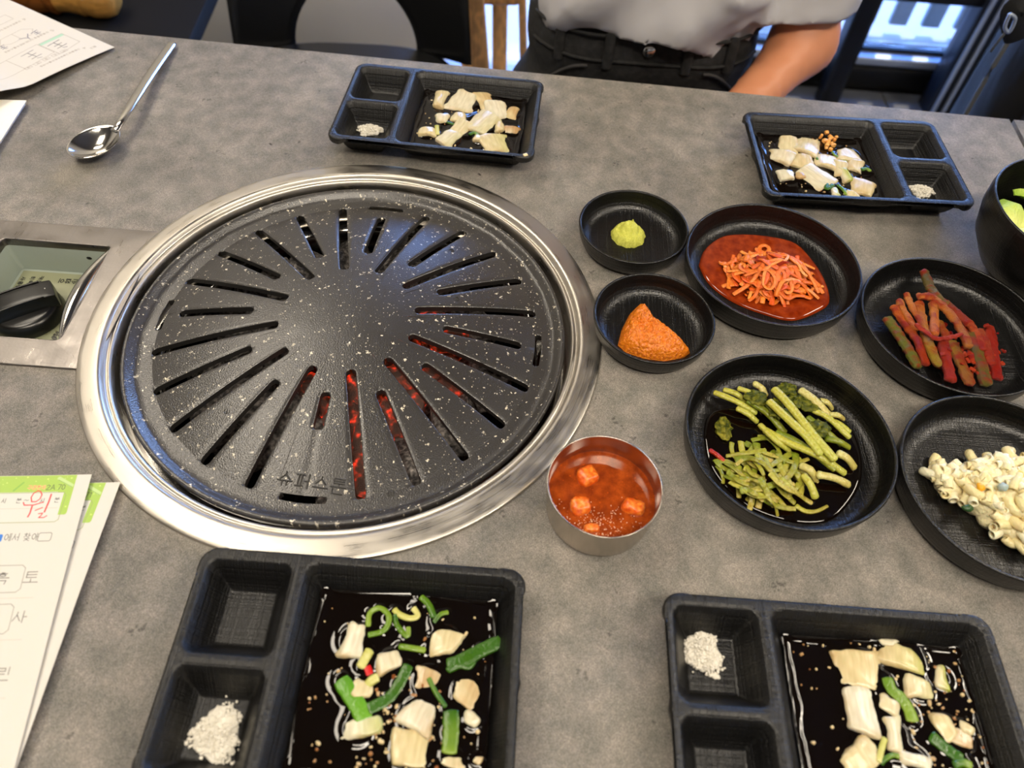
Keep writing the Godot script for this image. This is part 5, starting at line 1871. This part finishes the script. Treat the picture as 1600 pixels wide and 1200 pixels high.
func build_papers_and_spoon() -> void:
	var ex := Vector3(0.9966, 0, -0.083)
	var ez := Vector3(0.1667, 0, 0.986)
	var o := Vector3(-0.2728, T, -0.2319)
	var k := 0
	for spec in [[Vector3(0.0185, 0.0012, 0.0045), "71", "lower green-headed worksheet sticking out to the right under the first"], [Vector3(0.0, 0.0030, 0.0), "70", "upper green-headed worksheet with a red pencil word at the left edge"]]:
		var im := sheet_image(spec[1])
		var mt := mat(Color.WHITE, 0.75)
		mt.albedo_texture = ImageTexture.create_from_image(im)
		mt.backlight_enabled = true
		mt.backlight = Color(0.12, 0.12, 0.11)
		var m := MB.new()
		var corner: Vector3 = o + ex * spec[0].x + ez * spec[0].z
		corner.y = T + spec[0].y
		var kk := k
		flat_sheet(m, corner - ex * 0.132, ex * 0.132, (Vector3(0.060, 0, 0.998) if k == 0 else ez) * 0.212, func(a: float, b: float) -> float: return 0.0004 + (0.0035 * a * a + 0.004 * b * b * a + 0.0012 * sin(b * 5.0) * a if kk == 0 else 0.0035 * a * a + 0.004 * b * b * a + 0.0012 * sin(b * 5.0) * a + 0.0006 - 0.0008 * a * b))
		tag(obj("worksheet", m, mt), spec[2], "worksheet", "green-headed worksheets")
		k += 1
	# curled sheet at the upper left, read from the other side
	var im := Image.create(1000, 960, false, Image.FORMAT_RGB8)
	im.fill(Color(0.83, 0.81, 0.77))
	var g := Color(0.62, 0.58, 0.52)
	var ink := Color(0.10, 0.10, 0.13)
	write(im, "※".substr(0, 0) + "참고", Vector2(54, 70), Vector2(16, 0), Vector2(0, 15), 2.2, g)
	write(im, "4", Vector2(96, 98), Vector2(16, 0), Vector2(0, 17), 2.4, g)
	write(im, "그림을보고알맞은한자를쓰세요", Vector2(124, 112), Vector2(14, 0), Vector2(0, 14), 2.0, g, 0.25)
	im.fill_rect(Rect2i(72, 300, 148, 24), Color(0.66, 0.80, 0.70))
	line(im, [72, 180, 220, 150, 220, 322, 72, 322, 72, 180], 2.4, g)
	write(im, "主", Vector2(112, 190), Vector2(88, -8), Vector2(8, 92), 3.4, ink)
	line(im, [225, 190, 420, 165, 420, 318, 225, 330, 225, 190], 2.2, g)
	line(im, [420, 165, 700, 150], 2.2, g)
	line(im, [420, 318, 700, 305], 2.2, g)
	line(im, [600, 155, 600, 310], 2.2, g)
	write(im, "主", Vector2(260, 200), Vector2(88, -6), Vector2(8, 100), 3.2, Color(0.25, 0.25, 0.26))
	for i in 5:
		var x := 170 + i * 54
		line(im, [x, 152, x + 36, 150, x + 36, 172, x, 174, x, 152], 1.8, g)
		write(im, ["주", "인", "공", "민", "상"][i], Vector2(x + 10, 154), Vector2(15, 0), Vector2(0, 15), 1.8, g)
	write(im, "5", Vector2(72, 378), Vector2(18, 0), Vector2(0, 20), 2.4, g)
	write(im, "다음글을읽고□안에한자를쓰세요", Vector2(104, 384), Vector2(14, 0), Vector2(0, 15), 2.0, g, 0.3)
	line(im, [130, 480, 170, 436, 300, 440, 340, 470, 300, 520, 168, 524, 130, 480], 2.0, g)
	line(im, [232, 438, 232, 522], 2.0, g)
	write(im, "主", Vector2(118, 410), Vector2(48, -6), Vector2(4, 46), 3.0, Color(0.15, 0.15, 0.3))
	write(im, "人", Vector2(176, 404), Vector2(62, -8), Vector2(4, 56), 3.0, Color(0.15, 0.15, 0.3))
	write(im, "主", Vector2(318, 420), Vector2(46, -6), Vector2(4, 46), 3.0, Color(0.15, 0.15, 0.3))
	write(im, "6", Vector2(82, 588), Vector2(18, 0), Vector2(0, 20), 2.4, g)
	write(im, "다음한자의뜻과음을쓰세요", Vector2(114, 594), Vector2(14, 0), Vector2(0, 15), 2.0, g, 0.3)
	line(im, [120, 650, 420, 650, 420, 720, 120, 720, 120, 650], 2.0, g)
	var mt := mat(Color.WHITE, 0.75)
	mt.albedo_texture = ImageTexture.create_from_image(im)
	mt.backlight_enabled = true
	mt.backlight = Color(0.12, 0.12, 0.11)
	var m := MB.new()
	var e1 := Vector3(-0.46, 0, 0.888).normalized()
	var e2 := Vector3(-e1.z, 0, e1.x)
	if e2.x > 0:
		e2 = -e2
	flat_sheet(m, Vector3(-0.459, T + 0.002, -0.750) - e1 * 0.002 - e2 * 0.001, e1 * 0.200, e2 * 0.192, func(a: float, b: float) -> float: return 0.001 + 0.007 * pow(1.0 - b, 3.0) * sin(PI * clampf(a * 0.8, 0, 1)) + 0.003 * b + 0.010 * smoothstep(0.5, 0.72, a))
	tag(obj("worksheet", m, mt), "curled white worksheet lying upside down at the upper left table corner", "worksheet")
	var stack := thing("paper_stack", "thin stack of papers with coloured edges at the left edge below the curled worksheet", "papers", Vector3(-0.506, T, -0.640))
	for i in 7:
		m = MB.new()
		var d := Vector3(0.0007 * i, 0.0006 + i * 0.0009, 0.0006 * ((i * 3) % 4))
		var th := 0.08
		m.rbox(Vector3(0.075, 0.0004, 0.10), 0.0003, 3, Transform3D(Basis(Vector3.UP, th), Vector3(-0.0655, 0, 0.1055) + d))
		var pm := mat([Color(0.95, 0.93, 0.88), Color(0.62, 0.50, 0.72), Color(0.93, 0.92, 0.9), Color(0.55, 0.70, 0.78), Color(0.95, 0.94, 0.9), Color(0.9, 0.88, 0.84), Color(0.96, 0.94, 0.88)][i], 0.75)
		obj("paper_sheet", m, pm, stack, true)
	# spoon
	m = MB.new()
	var sp := thing("spoon", "long stainless steel spoon lying face up left of the back tray", "spoon", Vector3(-0.405, T, -0.574))
	var p := PackedVector3Array()
	var hw := 0.0205
	var hl := 0.0255
	for side in 2:
		for j in 15:
			var r := j / 14.0 if side == 0 else 1.0 - j / 14.0
			for i in 48:
				var a := TAU * i / 48
				var x := cos(a) * hw * r
				var z := sin(a) * hl * r
				if z < 0:
					x *= 1.0 - 0.16 * pow(-z / hl, 2.0)
				var y := 0.0105 * pow(r, 2.0) + 0.0012 * (1.0 - z / hl) + (0.0 if side == 0 else -0.0012) + 0.0014
				p.append(Vector3(x, y, z))
	m.surf(p, 48, 30, true)
	m.outward(0)
	var bw := obj("spoon_bowl", m, M.steel, sp, true)
	bw.rotation.y = -0.55
	m = MB.new()
	var path := smooth_path(PackedVector3Array([Vector3(0.0125, 0.0125, -0.0185), Vector3(0.0150, 0.0155, -0.030), Vector3(0.0145, 0.0150, -0.060), Vector3(0.010, 0.010, -0.120), Vector3(0.0065, 0.0040, -0.190)]), 10)
	var rad := PackedFloat32Array()
	for i in path.size():
		var t := float(i) / (path.size() - 1)
		rad.append(0.0034 + 0.0018 * clampf(t * 1.4, 0, 1) + 0.0016 * exp(-t * 14.0))
	m.tube(path, rad, 14, 0.5)
	obj("spoon_handle", m, M.steel, sp)


# ---------------------------------------------------------------- what stands behind the table
func chair(label: String, where: Vector3, turn: float) -> void:
	var o := thing("black_chair", label, "chair", where, turn, "black shell chairs")
	var m := MB.new()
	# shell back with an arched opening over the seat
	for s in [-1.0, 1.0]:
		for face in 2:
			var p := PackedVector3Array()
			var rows := 30
			for j in rows + 1:
				var y := 0.45 + 0.37 * j / rows
				var e: float = 1.0 - pow(maxf(0.0, (y - 0.72) / 0.10), 2.2) * 0.55
				var wo := (0.208 - 0.02 * (y - 0.45) / 0.37) * e
				var h: float = (y - 0.45) / 0.118
				var wi := 0.108 * pow(maxf(0.0, 1.0 - h * h), 0.62) if h < 1.0 else 0.0
				for i in 15:
					var t := i / 14.0
					var x: float = s * lerpf(wi, wo, t)
					var edge: float = minf(1.0, minf((wo - absf(x)) / 0.006, (absf(x) - wi) / 0.006 if wi > 0.0 else 1.0))
					var th := 0.006 * sqrt(clampf(edge, 0.0, 1.0))
					var z := -0.235 + 1.25 * x * x - 0.13 * (y - 0.45) + (th if face == 0 else -th)
					p.append(Vector3(x, y, z))
			var f := m.idx.size()
			m.surf(p, 15, rows + 1)
			if (s > 0) != (face == 0):
				m.flip(f)
			m.flip(f)
	obj("backrest", m, M.black_chair, o)
	m = MB.new()
	var p := PackedVector3Array()
	for q in [[0.02, 0.428], [0.9, 0.428], [0.985, 0.434], [1.0, 0.444], [0.985, 0.454], [0.93, 0.459], [0.6, 0.452], [0.02, 0.449]]:
		for i in 64:
			var a := TAU * i / 64
			var cx := signf(cos(a)) * pow(absf(cos(a)), 0.62)
			var cz := signf(sin(a)) * pow(absf(sin(a)), 0.62)
			p.append(Vector3(cx * 0.200 * q[0], q[1], -0.01 + cz * 0.222 * q[0]))
	m.surf(p, 64, 8, true)
	m.outward(0)
	obj("seat", m, M.black_chair, o)
	for x in [-1.0, 1.0]:
		for z in [-1.0, 1.0]:
			m = MB.new()
			m.tube(PackedVector3Array([Vector3(x * 0.15, 0.43, z * 0.14), Vector3(x * 0.20, -0.012, z * 0.20)]), PackedFloat32Array([0.013, 0.010]), 12)
			obj("leg", m, M.black_metal, o)


func plank(m: MB, a: Vector3, b: Vector3, w: float, d: float) -> void:
	var y := (b - a).normalized()
	var x := y.cross(Vector3.BACK).normalized()
	var z := x.cross(y)
	m.rbox(Vector3(w / 2, (b - a).length() / 2, d / 2), 0.004, 3, Transform3D(Basis(x, y, z), (a + b) / 2))


func build_background() -> void:
	chair("empty black shell chair with an arched opening in its back across the table", Vector3(-0.312, 0.018, -1.05), 0.05)
	var so := thing("black_stool", "black round stool under the seated person in the grey T-shirt", "stool", Vector3(0.14, 0, -1.0))
	var sm0 := MB.new()
	sm0.lathe(PackedVector2Array([Vector2(0.001, 0.412), Vector2(0.155, 0.412), Vector2(0.168, 0.420), Vector2(0.170, 0.436), Vector2(0.160, 0.447), Vector2(0.10, 0.451), Vector2(0.001, 0.451)]), 48)
	obj("seat", sm0, M.black_chair, so)
	for k in 4:
		sm0 = MB.new()
		var a := PI / 4 + k * PI / 2
		sm0.tube(PackedVector3Array([Vector3(0.11 * cos(a), 0.415, 0.11 * sin(a)), Vector3(0.17 * cos(a), 0.006, 0.17 * sin(a))]), PackedFloat32Array([0.013, 0.011]), 12)
		obj("leg", sm0, M.black_metal, so)
	# wooden high chair between the empty chair and the person
	var hc := thing("wooden_high_chair", "light wooden high chair with slanted legs between black chair and seated person", "high chair", Vector3.ZERO)
	var parts := [["leg", [735, -90], [757, 170], -1.50, 0.036, 0.022], ["leg", [814, -90], [820, 170], -1.50, 0.016, 0.024], ["leg", [700, -40], [741, 150], -1.80, 0.03, 0.022], ["leg", [782, -60], [780, 150], -1.66, 0.034, 0.022]]
	for q in parts:
		var a := onz(q[1][0], q[1][1], q[3])
		var b := onz(q[2][0], q[2][1], q[3])
		var d := (b - a) / (b.y - a.y)
		var lo := a + d * (0.0 - a.y)
		var hi := a + d * (0.62 - a.y)
		var m := MB.new()
		plank(m, lo, hi, q[4], q[5])
		obj(q[0], m, M.wood, hc, true)
	var sm := MB.new()
	var s0 := onz(778, 10, -1.56)
	sm.rbox(Vector3(0.042, 0.012, 0.075), 0.011, 7, Transform3D(Basis(Vector3.UP, 0.1) * Basis(Vector3.RIGHT, -0.25), s0 + Vector3(0.0, 0.02, -0.02)))
	obj("footrest", sm, M.wood, hc, true)
	sm = MB.new()
	sm.rbox(Vector3(0.15, 0.012, 0.13), 0.01, 5, Transform3D(Basis(), Vector3(s0.x, 0.63, -1.62)))
	obj("seat", sm, M.wood, hc, true)
	# dark bench with a turned post on it, at the left
	var bt := -0.235
	var b0 := at(322, 0, bt)
	var b1 := at(296, 58, bt)
	var dir := (b0 - b1).normalized()
	var side := Vector3(dir.z, 0, -dir.x)
	if side.x > 0:
		side = -side
	var bench := thing("dark_bench", "dark grey smooth bench top behind the curled worksheet at the upper left", "bench")
	var m := MB.new()
	var bc := b1 + side * 0.36 + dir * 0.22
	bc.y = T + bt - 0.02
	m.rbox(Vector3(0.36, 0.02, 0.42), 0.012, 5, Transform3D(Basis(-side, Vector3.UP, (-side).cross(Vector3.UP)), bc))
	obj("bench_top", m, M.bench, bench, true)
	for q in [Vector2(-0.3, -0.36), Vector2(0.3, -0.36), Vector2(-0.3, 0.36), Vector2(0.3, 0.36)]:
		m = MB.new()
		var w: Vector3 = bc - side * q.x + (-side).cross(Vector3.UP) * q.y
		m.tube(PackedVector3Array([Vector3(w.x, T + bt - 0.045, w.z), Vector3(w.x, 0.004, w.z)]), PackedFloat32Array([0.018, 0.014]), 12)
		obj("leg", m, M.wood, bench)
	var wp := thing("turned_post", "varnished turned wooden post with dark rings lying on the dark bench", "wooden post")
	var e0 := at(184, -4, bt + 0.035)
	var e1 := at(30, -16, bt + 0.035)
	var axis := (e1 - e0).normalized()
	var bx := Basis(axis.cross(Vector3.UP).normalized(), axis, axis.cross(axis.cross(Vector3.UP)).normalized())
	var segs := [[[0.001, 0.0], [0.018, 0.001], [0.030, 0.008], [0.036, 0.022], [0.037, 0.040], [0.034, 0.054]], [[0.034, 0.054], [0.0355, 0.058], [0.034, 0.064], [0.031, 0.085], [0.032, 0.100]], [[0.032, 0.100], [0.036, 0.104], [0.0365, 0.112], [0.033, 0.117]], [[0.033, 0.117], [0.037, 0.135], [0.036, 0.16], [0.033, 0.24], [0.03, 0.34], [0.001, 0.345]]]
	for k in 4:
		m = MB.new()
		var prof := PackedVector2Array()
		for q in segs[k]:
			prof.append(Vector2(q[0], q[1]))
		m.lathe(prof, 40)
		var o := obj(["rounded_end", "neck", "dark_ring", "shaft"][k], m, [M.varnish, M.varnish, M.varnish_dark, M.varnish_dark][k], wp)
		o.transform = Transform3D(bx, Vector3(e0.x, T + bt + 0.037, e0.z))
	# backpack on the right chair
	var bp := thing("backpack", "black fabric backpack with a loop buckle at the right edge behind the table", "backpack", Vector3(0.83, 0.455, -1.04), -0.25)
	m = MB.new()
	m.rbox(Vector3(0.165, 0.235, 0.10), 0.06, 12, Transform3D(Basis(), Vector3(0, 0.236, 0)), func(q: Vector3) -> Vector3: return q + Vector3(0, 0, 0.010 * nz.get_noise_3dv(q * 9.0)) + q.normalized() * 0.006 * nz.get_noise_3dv(q * 24.0))
	obj("bag_body", m, M.fabric, bp, true)
	m = MB.new()
	m.rbox(Vector3(0.130, 0.11, 0.035), 0.03, 8, Transform3D(Basis(), Vector3(0.01, 0.13, 0.105)))
	obj("front_pocket", m, M.fabric, bp, true)
	m = MB.new()
	m.tube(smooth_path(PackedVector3Array([Vector3(-0.158, 0.44, 0.02), Vector3(-0.176, 0.34, 0.06), Vector3(-0.182, 0.20, 0.07), Vector3(-0.172, 0.03, 0.05)]), 8), PackedFloat32Array([0.0035]), 8)
	obj("grey_piping", m, M.fabric_grey, bp)
	var inv := bp.transform.affine_inverse()
	m = MB.new()
	m.tube(smooth_path(PackedVector3Array([inv * onz(1640, -40, -0.93), inv * onz(1602, 2, -0.905), inv * onz(1584, 20, -0.90), inv * onz(1590, 60, -0.915)]), 8), PackedFloat32Array([0.014]), 10, 0.3, Vector3.BACK)
	var st := obj("strap", m, M.fabric, bp)
	m = MB.new()
	m.tube(smooth_path(PackedVector3Array([inv * onz(1578, 22, -0.885), inv * onz(1586, 30, -0.885), inv * onz(1577, 50, -0.885), inv * onz(1570, 42, -0.885), inv * onz(1578, 22, -0.885)]), 6), PackedFloat32Array([0.0022]), 8, 1.0, Vector3.BACK)
	obj("buckle", m, M.alu, st)
	m = MB.new()
	m.tube(smooth_path(PackedVector3Array([inv * onz(1573, 48, -0.885), inv * onz(1560, 64, -0.89), inv * onz(1548, 80, -0.90)]), 6), PackedFloat32Array([0.0016]), 8)
	obj("cord", m, M.fabric_grey, st)


# ---------------------------------------------------------------- the seated person
func smin(a: float, b: float, k: float) -> float:
	var h := maxf(k - absf(a - b), 0.0) / k
	return minf(a, b) - h * h * k * 0.25


func nets(bones: Array, cell: float, k: float, warp = null) -> MB:
	var lo := Vector3.ONE * 1e9
	var hi := -lo
	for b in bones:
		var r: float = maxf(b[1], b[3]) + k + cell * 3.0
		lo = lo.min(b[0] - Vector3.ONE * r).min(b[2] - Vector3.ONE * r)
		hi = hi.max(b[0] + Vector3.ONE * r).max(b[2] + Vector3.ONE * r)
	var n := Vector3i(((hi - lo) / cell).ceil()) + Vector3i.ONE
	var f := PackedFloat32Array()
	f.resize(n.x * n.y * n.z)
	f.fill(1.0)
	for b in bones:
		var a: Vector3 = b[0]
		var c: Vector3 = b[2]
		var ra: float = b[1]
		var rb: float = b[3]
		var r := maxf(ra, rb) + k + cell * 2.0
		var i0 := Vector3i(((a.min(c) - Vector3.ONE * r - lo) / cell).floor()).clamp(Vector3i.ZERO, n - Vector3i.ONE)
		var i1 := Vector3i(((a.max(c) + Vector3.ONE * r - lo) / cell).ceil()).clamp(Vector3i.ZERO, n - Vector3i.ONE)
		var ac := c - a
		var l2 := maxf(ac.length_squared(), 1e-9)
		for z in range(i0.z, i1.z + 1):
			for y in range(i0.y, i1.y + 1):
				var at0 := (z * n.y + y) * n.x
				for x in range(i0.x, i1.x + 1):
					var p := lo + Vector3(x, y, z) * cell
					var t := clampf((p - a).dot(ac) / l2, 0.0, 1.0)
					var d := (p - a - ac * t).length() - lerpf(ra, rb, t)
					if d < k + cell * 2.0:
						f[at0 + x] = smin(f[at0 + x], d, k) if f[at0 + x] < 0.9 else d
	if warp != null:
		for z in n.z:
			for y in n.y:
				for x in n.x:
					var q := (z * n.y + y) * n.x + x
					if absf(f[q]) < 0.05:
						f[q] = warp.call(lo + Vector3(x, y, z) * cell, f[q])
	var m := MB.new()
	var id := {}
	var step := [1, n.x, n.x * n.y]
	var offs := [0, 1, n.x, n.x + 1, n.x * n.y, n.x * n.y + 1, n.x * n.y + n.x, n.x * n.y + n.x + 1]
	for z in n.z - 1:
		for y in n.y - 1:
			for x in n.x - 1:
				var q := (z * n.y + y) * n.x + x
				var any_in := false
				var any_out := false
				for e in offs:
					if f[q + e] < 0.0:
						any_in = true
					else:
						any_out = true
				if not (any_in and any_out):
					continue
				var s := Vector3.ZERO
				var cnt := 0
				for e in 12:
					var ax := e / 4
					var u := (ax + 1) % 3
					var w := (ax + 2) % 3
					var o := Vector3i.ZERO
					o[u] = e & 1
					o[w] = (e >> 1) & 1
					var ia: int = q + o.x + o.y * n.x + o.z * n.x * n.y
					var va := f[ia]
					var vb := f[ia + step[ax]]
					if (va < 0.0) != (vb < 0.0):
						var pp := Vector3(o)
						pp[ax] += va / (va - vb)
						s += pp
						cnt += 1
				id[q] = m.v.size()
				m.v.append(lo + (Vector3(x, y, z) + s / cnt) * cell)
				m.uv.append(Vector2.ZERO)
				m.c.append(Color.WHITE)
	for q in id:
		for ax in 3:
			var u: int = step[(ax + 1) % 3]
			var w: int = step[(ax + 2) % 3]
			var ia: int = q
			var ib: int = q + step[ax]
			if ib >= f.size():
				continue
			if (f[ia] < 0.0) == (f[ib] < 0.0):
				continue
			if not (id.has(q - u) and id.has(q - w) and id.has(q - u - w)):
				continue
			var a: int = id[q]
			var b: int = id[q - u]
			var c: int = id[q - u - w]
			var d: int = id[q - w]
			if f[ia] < 0.0:
				m.idx.append_array([a, c, b, a, d, c])
			else:
				m.idx.append_array([a, b, c, a, c, d])
	m.outward(0)
	return m


func finger(list: Array, a: Vector3, b: Vector3, c: Vector3, r: float) -> void:
	list.append([a, r, b, r * 0.93])
	list.append([b, r * 0.93, c, r * 0.8])


func hand_bones(w: Vector3, palm: Vector3, across: Vector3, down: Vector3) -> Array:      # a relaxed, slightly curled hand
	var l := []
	var k := w + palm * 0.085
	for i in 4:
		var s := (i - 1.5) * 0.019
		l.append([w + across * s * 0.6 + palm * 0.012, 0.0135, k + across * s, 0.0105])
		var len: float = [0.062, 0.074, 0.070, 0.054][i]
		var b := k + across * s * 1.05 + palm * len * 0.5 + down * len * 0.18
		finger(l, k + across * s, b, b + palm * len * 0.36 + down * len * 0.34, 0.0085)
	var t0 := w + palm * 0.025 - across * 0.026
	finger(l, t0, t0 + palm * 0.034 - across * 0.020 + down * 0.008, t0 + palm * 0.060 - across * 0.014 + down * 0.018, 0.0105)
	return l


func build_person() -> void:
	var o := thing("person", "seated person in a loose light grey T-shirt and faded black jeans, one bare arm lowered", "person", Vector3(0.14, 0, -1.0))
	# everything below is relative to the point on the floor under the hips
	var hipl := Vector3(0.085, 0.545, 0.0)
	var shl := Vector3(0.165, 1.03, -0.03)
	var elbow_l := Vector3(0.205, 0.700, 0.045)
	var wrist_l := Vector3(0.075, 0.640, 0.205)
	var elbow_r := Vector3(-0.13, 0.83, -0.23)
	var wrist_r := Vector3(-0.05, 0.66, -0.20)
	var body := []
	body.append([Vector3(-0.06, 0.57, -0.02), 0.095, Vector3(0.06, 0.57, -0.02), 0.095])
	body.append([Vector3(-0.055, 0.70, 0.0), 0.088, Vector3(0.055, 0.70, 0.0), 0.088])
	body.append([Vector3(-0.07, 0.86, -0.02), 0.095, Vector3(0.07, 0.86, -0.02), 0.095])
	body.append([Vector3(-0.10, 0.97, -0.03), 0.085, Vector3(0.10, 0.97, -0.03), 0.085])
	body.append([Vector3(0, 1.0, -0.03), 0.06, Vector3(0, 1.13, -0.02), 0.05])
	for s in [-1.0, 1.0]:
		var hip := Vector3(hipl.x * s, hipl.y, 0.0)
		var knee := Vector3(0.11 * s, 0.525, 0.42)
		var ankle := Vector3(0.12 * s, 0.075, 0.40)
		body.append([hip, 0.080, knee, 0.055])
		body.append([knee, 0.052, ankle, 0.034])
		body.append([ankle + Vector3(0, -0.035, -0.02), 0.035, ankle + Vector3(0.01 * s, -0.045, 0.13), 0.028])
		body.append([Vector3(0, 1.03, -0.03), 0.055, Vector3(shl.x * s, shl.y, shl.z), 0.05])
	body.append([shl, 0.040, elbow_l, 0.034])
	body.append([elbow_l, 0.034, wrist_l, 0.024])
	body.append([Vector3(-shl.x, shl.y, shl.z), 0.040, elbow_r, 0.034])
	body.append([elbow_r, 0.037, wrist_r, 0.025])
	# head
	var hd := Vector3(0, 1.265, 0.015)
	body.append([hd + Vector3(0, 0.035, -0.015), 0.083, hd + Vector3(0, 0.0, 0.0), 0.076])
	body.append([hd + Vector3(0, -0.055, 0.035), 0.050, hd + Vector3(0, -0.075, 0.045), 0.032])
	var bm := nets(body, 0.012, 0.035)
	var palm_l := (wrist_l - elbow_l).normalized()
	palm_l = (palm_l * 0.8 + Vector3(-0.1, -0.12, 0.2)).normalized()
	var fine := hand_bones(wrist_l, palm_l, palm_l.cross(Vector3.UP).normalized(), Vector3.DOWN)
	var palm_r := (wrist_r - elbow_r).normalized()
	var parts := [nets(fine, 0.0035, 0.008), nets(hand_bones(wrist_r, palm_r, palm_r.cross(Vector3.UP).normalized(), Vector3.DOWN), 0.0035, 0.008)]
	var face := []
	face.append([hd + Vector3(0, 0.005, 0.074), 0.010, hd + Vector3(0, -0.022, 0.090), 0.012])
	face.append([hd + Vector3(-0.018, -0.052, 0.078), 0.007, hd + Vector3(0.018, -0.052, 0.078), 0.007])
	for s in [-1.0, 1.0]:
		face.append([hd + Vector3(0.034 * s, 0.012, 0.066), 0.013, hd + Vector3(0.030 * s, 0.012, 0.068), 0.012])
		face.append([hd + Vector3(0.080 * s, 0.015, -0.01), 0.012, hd + Vector3(0.078 * s, -0.025, 0.0), 0.009])
	parts.append(nets(face, 0.0035, 0.008))
	for q in parts:
		var f := bm.v.size()
		bm.v.append_array(q.v)
		bm.uv.append_array(q.uv)
		bm.c.append_array(q.c)
		for i in q.idx:
			bm.idx.append(i + f)
	obj("body", bm, M.skin, o)
	var hr := nets([[hd + Vector3(0, 0.055, -0.03), 0.092, hd + Vector3(0, 0.02, -0.045), 0.09], [hd + Vector3(-0.06, 0.01, -0.03), 0.04, hd + Vector3(-0.065, -0.06, -0.03), 0.03], [hd + Vector3(0.06, 0.01, -0.03), 0.04, hd + Vector3(0.065, -0.06, -0.03), 0.03], [hd + Vector3(-0.05, 0.075, 0.05), 0.03, hd + Vector3(0.05, 0.075, 0.05), 0.03]], 0.008, 0.03)
	obj("hair", hr, M.hair, o)
	# jeans
	var jb := []
	jb.append([Vector3(-0.062, 0.57, -0.02), 0.104, Vector3(0.062, 0.57, -0.02), 0.104])
	jb.append([Vector3(-0.060, 0.680, 0.0), 0.096, Vector3(0.060, 0.680, 0.0), 0.096])
	for s in [-1.0, 1.0]:
		jb.append([Vector3(hipl.x * s, hipl.y, 0.0), 0.092, Vector3(0.11 * s, 0.525, 0.42), 0.068])
		jb.append([Vector3(0.11 * s, 0.525, 0.42), 0.064, Vector3(0.12 * s, 0.09, 0.40), 0.052])
	var jeans := nets(jb, 0.010, 0.03, func(p: Vector3, d: float) -> float:
		d += 0.004 * sin(p.y * 60.0 + p.x * 30.0) * clampf(1.0 - absf(p.y - 0.56) / 0.1, 0, 1) + 0.004 * nz.get_noise_3dv(p * 14.0)
		return maxf(d, maxf(p.y - 0.722, 0.085 - p.y)))
	var jo := obj("jeans", jeans, M.denim, o)
	jo.set_meta("label", "faded black jeans")
	var belt := func(x: float, y: float) -> Vector3:      # a point on the front of the waistband
		var c := Vector3(clampf(x, -0.060, 0.060), 0.680, 0.0)
		var dx := x - c.x
		return Vector3(x, y, sqrt(maxf(0.0967 * 0.0967 - dx * dx - pow((y - 0.680) * 0.4, 2.0), 0.0001)))
	var m := MB.new()
	for y in [0.716, 0.684]:
		var p := PackedVector3Array()
		for i in 31:
			p.append(belt.call(-0.145 + 0.29 * i / 30.0, y) + Vector3(0, 0, 0.0012))
		m.tube(p, PackedFloat32Array([0.0022]), 6)
	obj("waistband_seam", m, M.denim, jo)
	for x in [-0.112, -0.050, 0.050, 0.105]:
		m = MB.new()
		var p := PackedVector3Array()
		for i in 6:
			p.append(belt.call(x, 0.676 + 0.0088 * i) + Vector3(0, 0, 0.004))
		m.tube(p, PackedFloat32Array([0.0065]), 8, 0.35, Vector3.BACK)
		obj("belt_loop", m, M.denim, jo)
	m = MB.new()
	m.ball(belt.call(0.0, 0.702) + Vector3(0, 0, 0.004), Vector3(0.008, 0.008, 0.003), 16, 8)
	obj("button", m, M.steel, jo)
	for s in [-1.0, 1.0]:
		m = MB.new()
		var p := PackedVector3Array()
		for i in 9:
			var t := i / 8.0
			p.append(belt.call(s * (0.075 + 0.055 * t), 0.676 - 0.045 * t * t) + Vector3(0, 0, 0.003))
		m.tube(p, PackedFloat32Array([0.0022]), 6)
		obj("pocket_seam", m, M.thread, jo)
	# loose T-shirt
	var sb := []
	sb.append([Vector3(-0.034, 0.74, 0.010), 0.104, Vector3(0.066, 0.745, 0.010), 0.106])
	sb.append([Vector3(-0.058, 0.86, -0.01), 0.112, Vector3(0.075, 0.86, -0.01), 0.112])
	sb.append([Vector3(-0.10, 0.97, -0.03), 0.100, Vector3(0.10, 0.97, -0.03), 0.100])
	for s in [-1.0, 1.0]:
		sb.append([Vector3(0, 1.04, -0.03), 0.066, Vector3(shl.x * s, shl.y, shl.z), 0.062])
	sb.append([shl, 0.060, shl.lerp(elbow_l, 1.0), 0.055])
	sb.append([Vector3(-shl.x, shl.y, shl.z), 0.060, Vector3(-shl.x, shl.y, shl.z).lerp(elbow_r, 0.80), 0.056])
	var down := (elbow_l - shl).normalized()
	var down_r := (elbow_r - Vector3(-shl.x, shl.y, shl.z)).normalized()
	var cut := shl + down * (elbow_l - shl).length() * 0.90
	var cut_r := Vector3(-shl.x, shl.y, shl.z) + down_r * (elbow_r - Vector3(-shl.x, shl.y, shl.z)).length() * 0.83
	var shirt := nets(sb, 0.006, 0.03, func(p: Vector3, d: float) -> float:
		var fold := 0.013 * sin(p.x * 40.0 + 12.0 * p.y + 2.4 * sin(p.y * 21.0)) * clampf((0.90 - p.y) / 0.14, 0, 1)
		fold += 0.013 * sin((p.x * 0.8 + p.y) * 50.0 + 4.0 * nz.get_noise_3dv(p * 5.0)) * clampf((p.x - 0.02) / 0.1, 0, 1)
		fold += 0.008 * nz.get_noise_3dv(p * 9.0)
		d += fold * (1.0 - 0.75 * clampf((absf(p.x) - 0.13) / 0.04, 0, 1))
		var hem := 0.708 + 0.014 * cos(p.x * 20.0 + 0.6) + 0.006 * sin(p.x * 55.0)
		if absf(p.x) < 0.175:
			d = maxf(d, (hem - p.y) * 0.8)
		if p.x > 0.13:
			d = maxf(d, (p - cut).dot(down))
		if p.x < -0.13:
			d = maxf(d, (p - cut_r).dot(down_r))
		return d)
	var so := obj("t_shirt", shirt, M.shirt, o)
	so.set_meta("label", "loose light grey T-shirt")
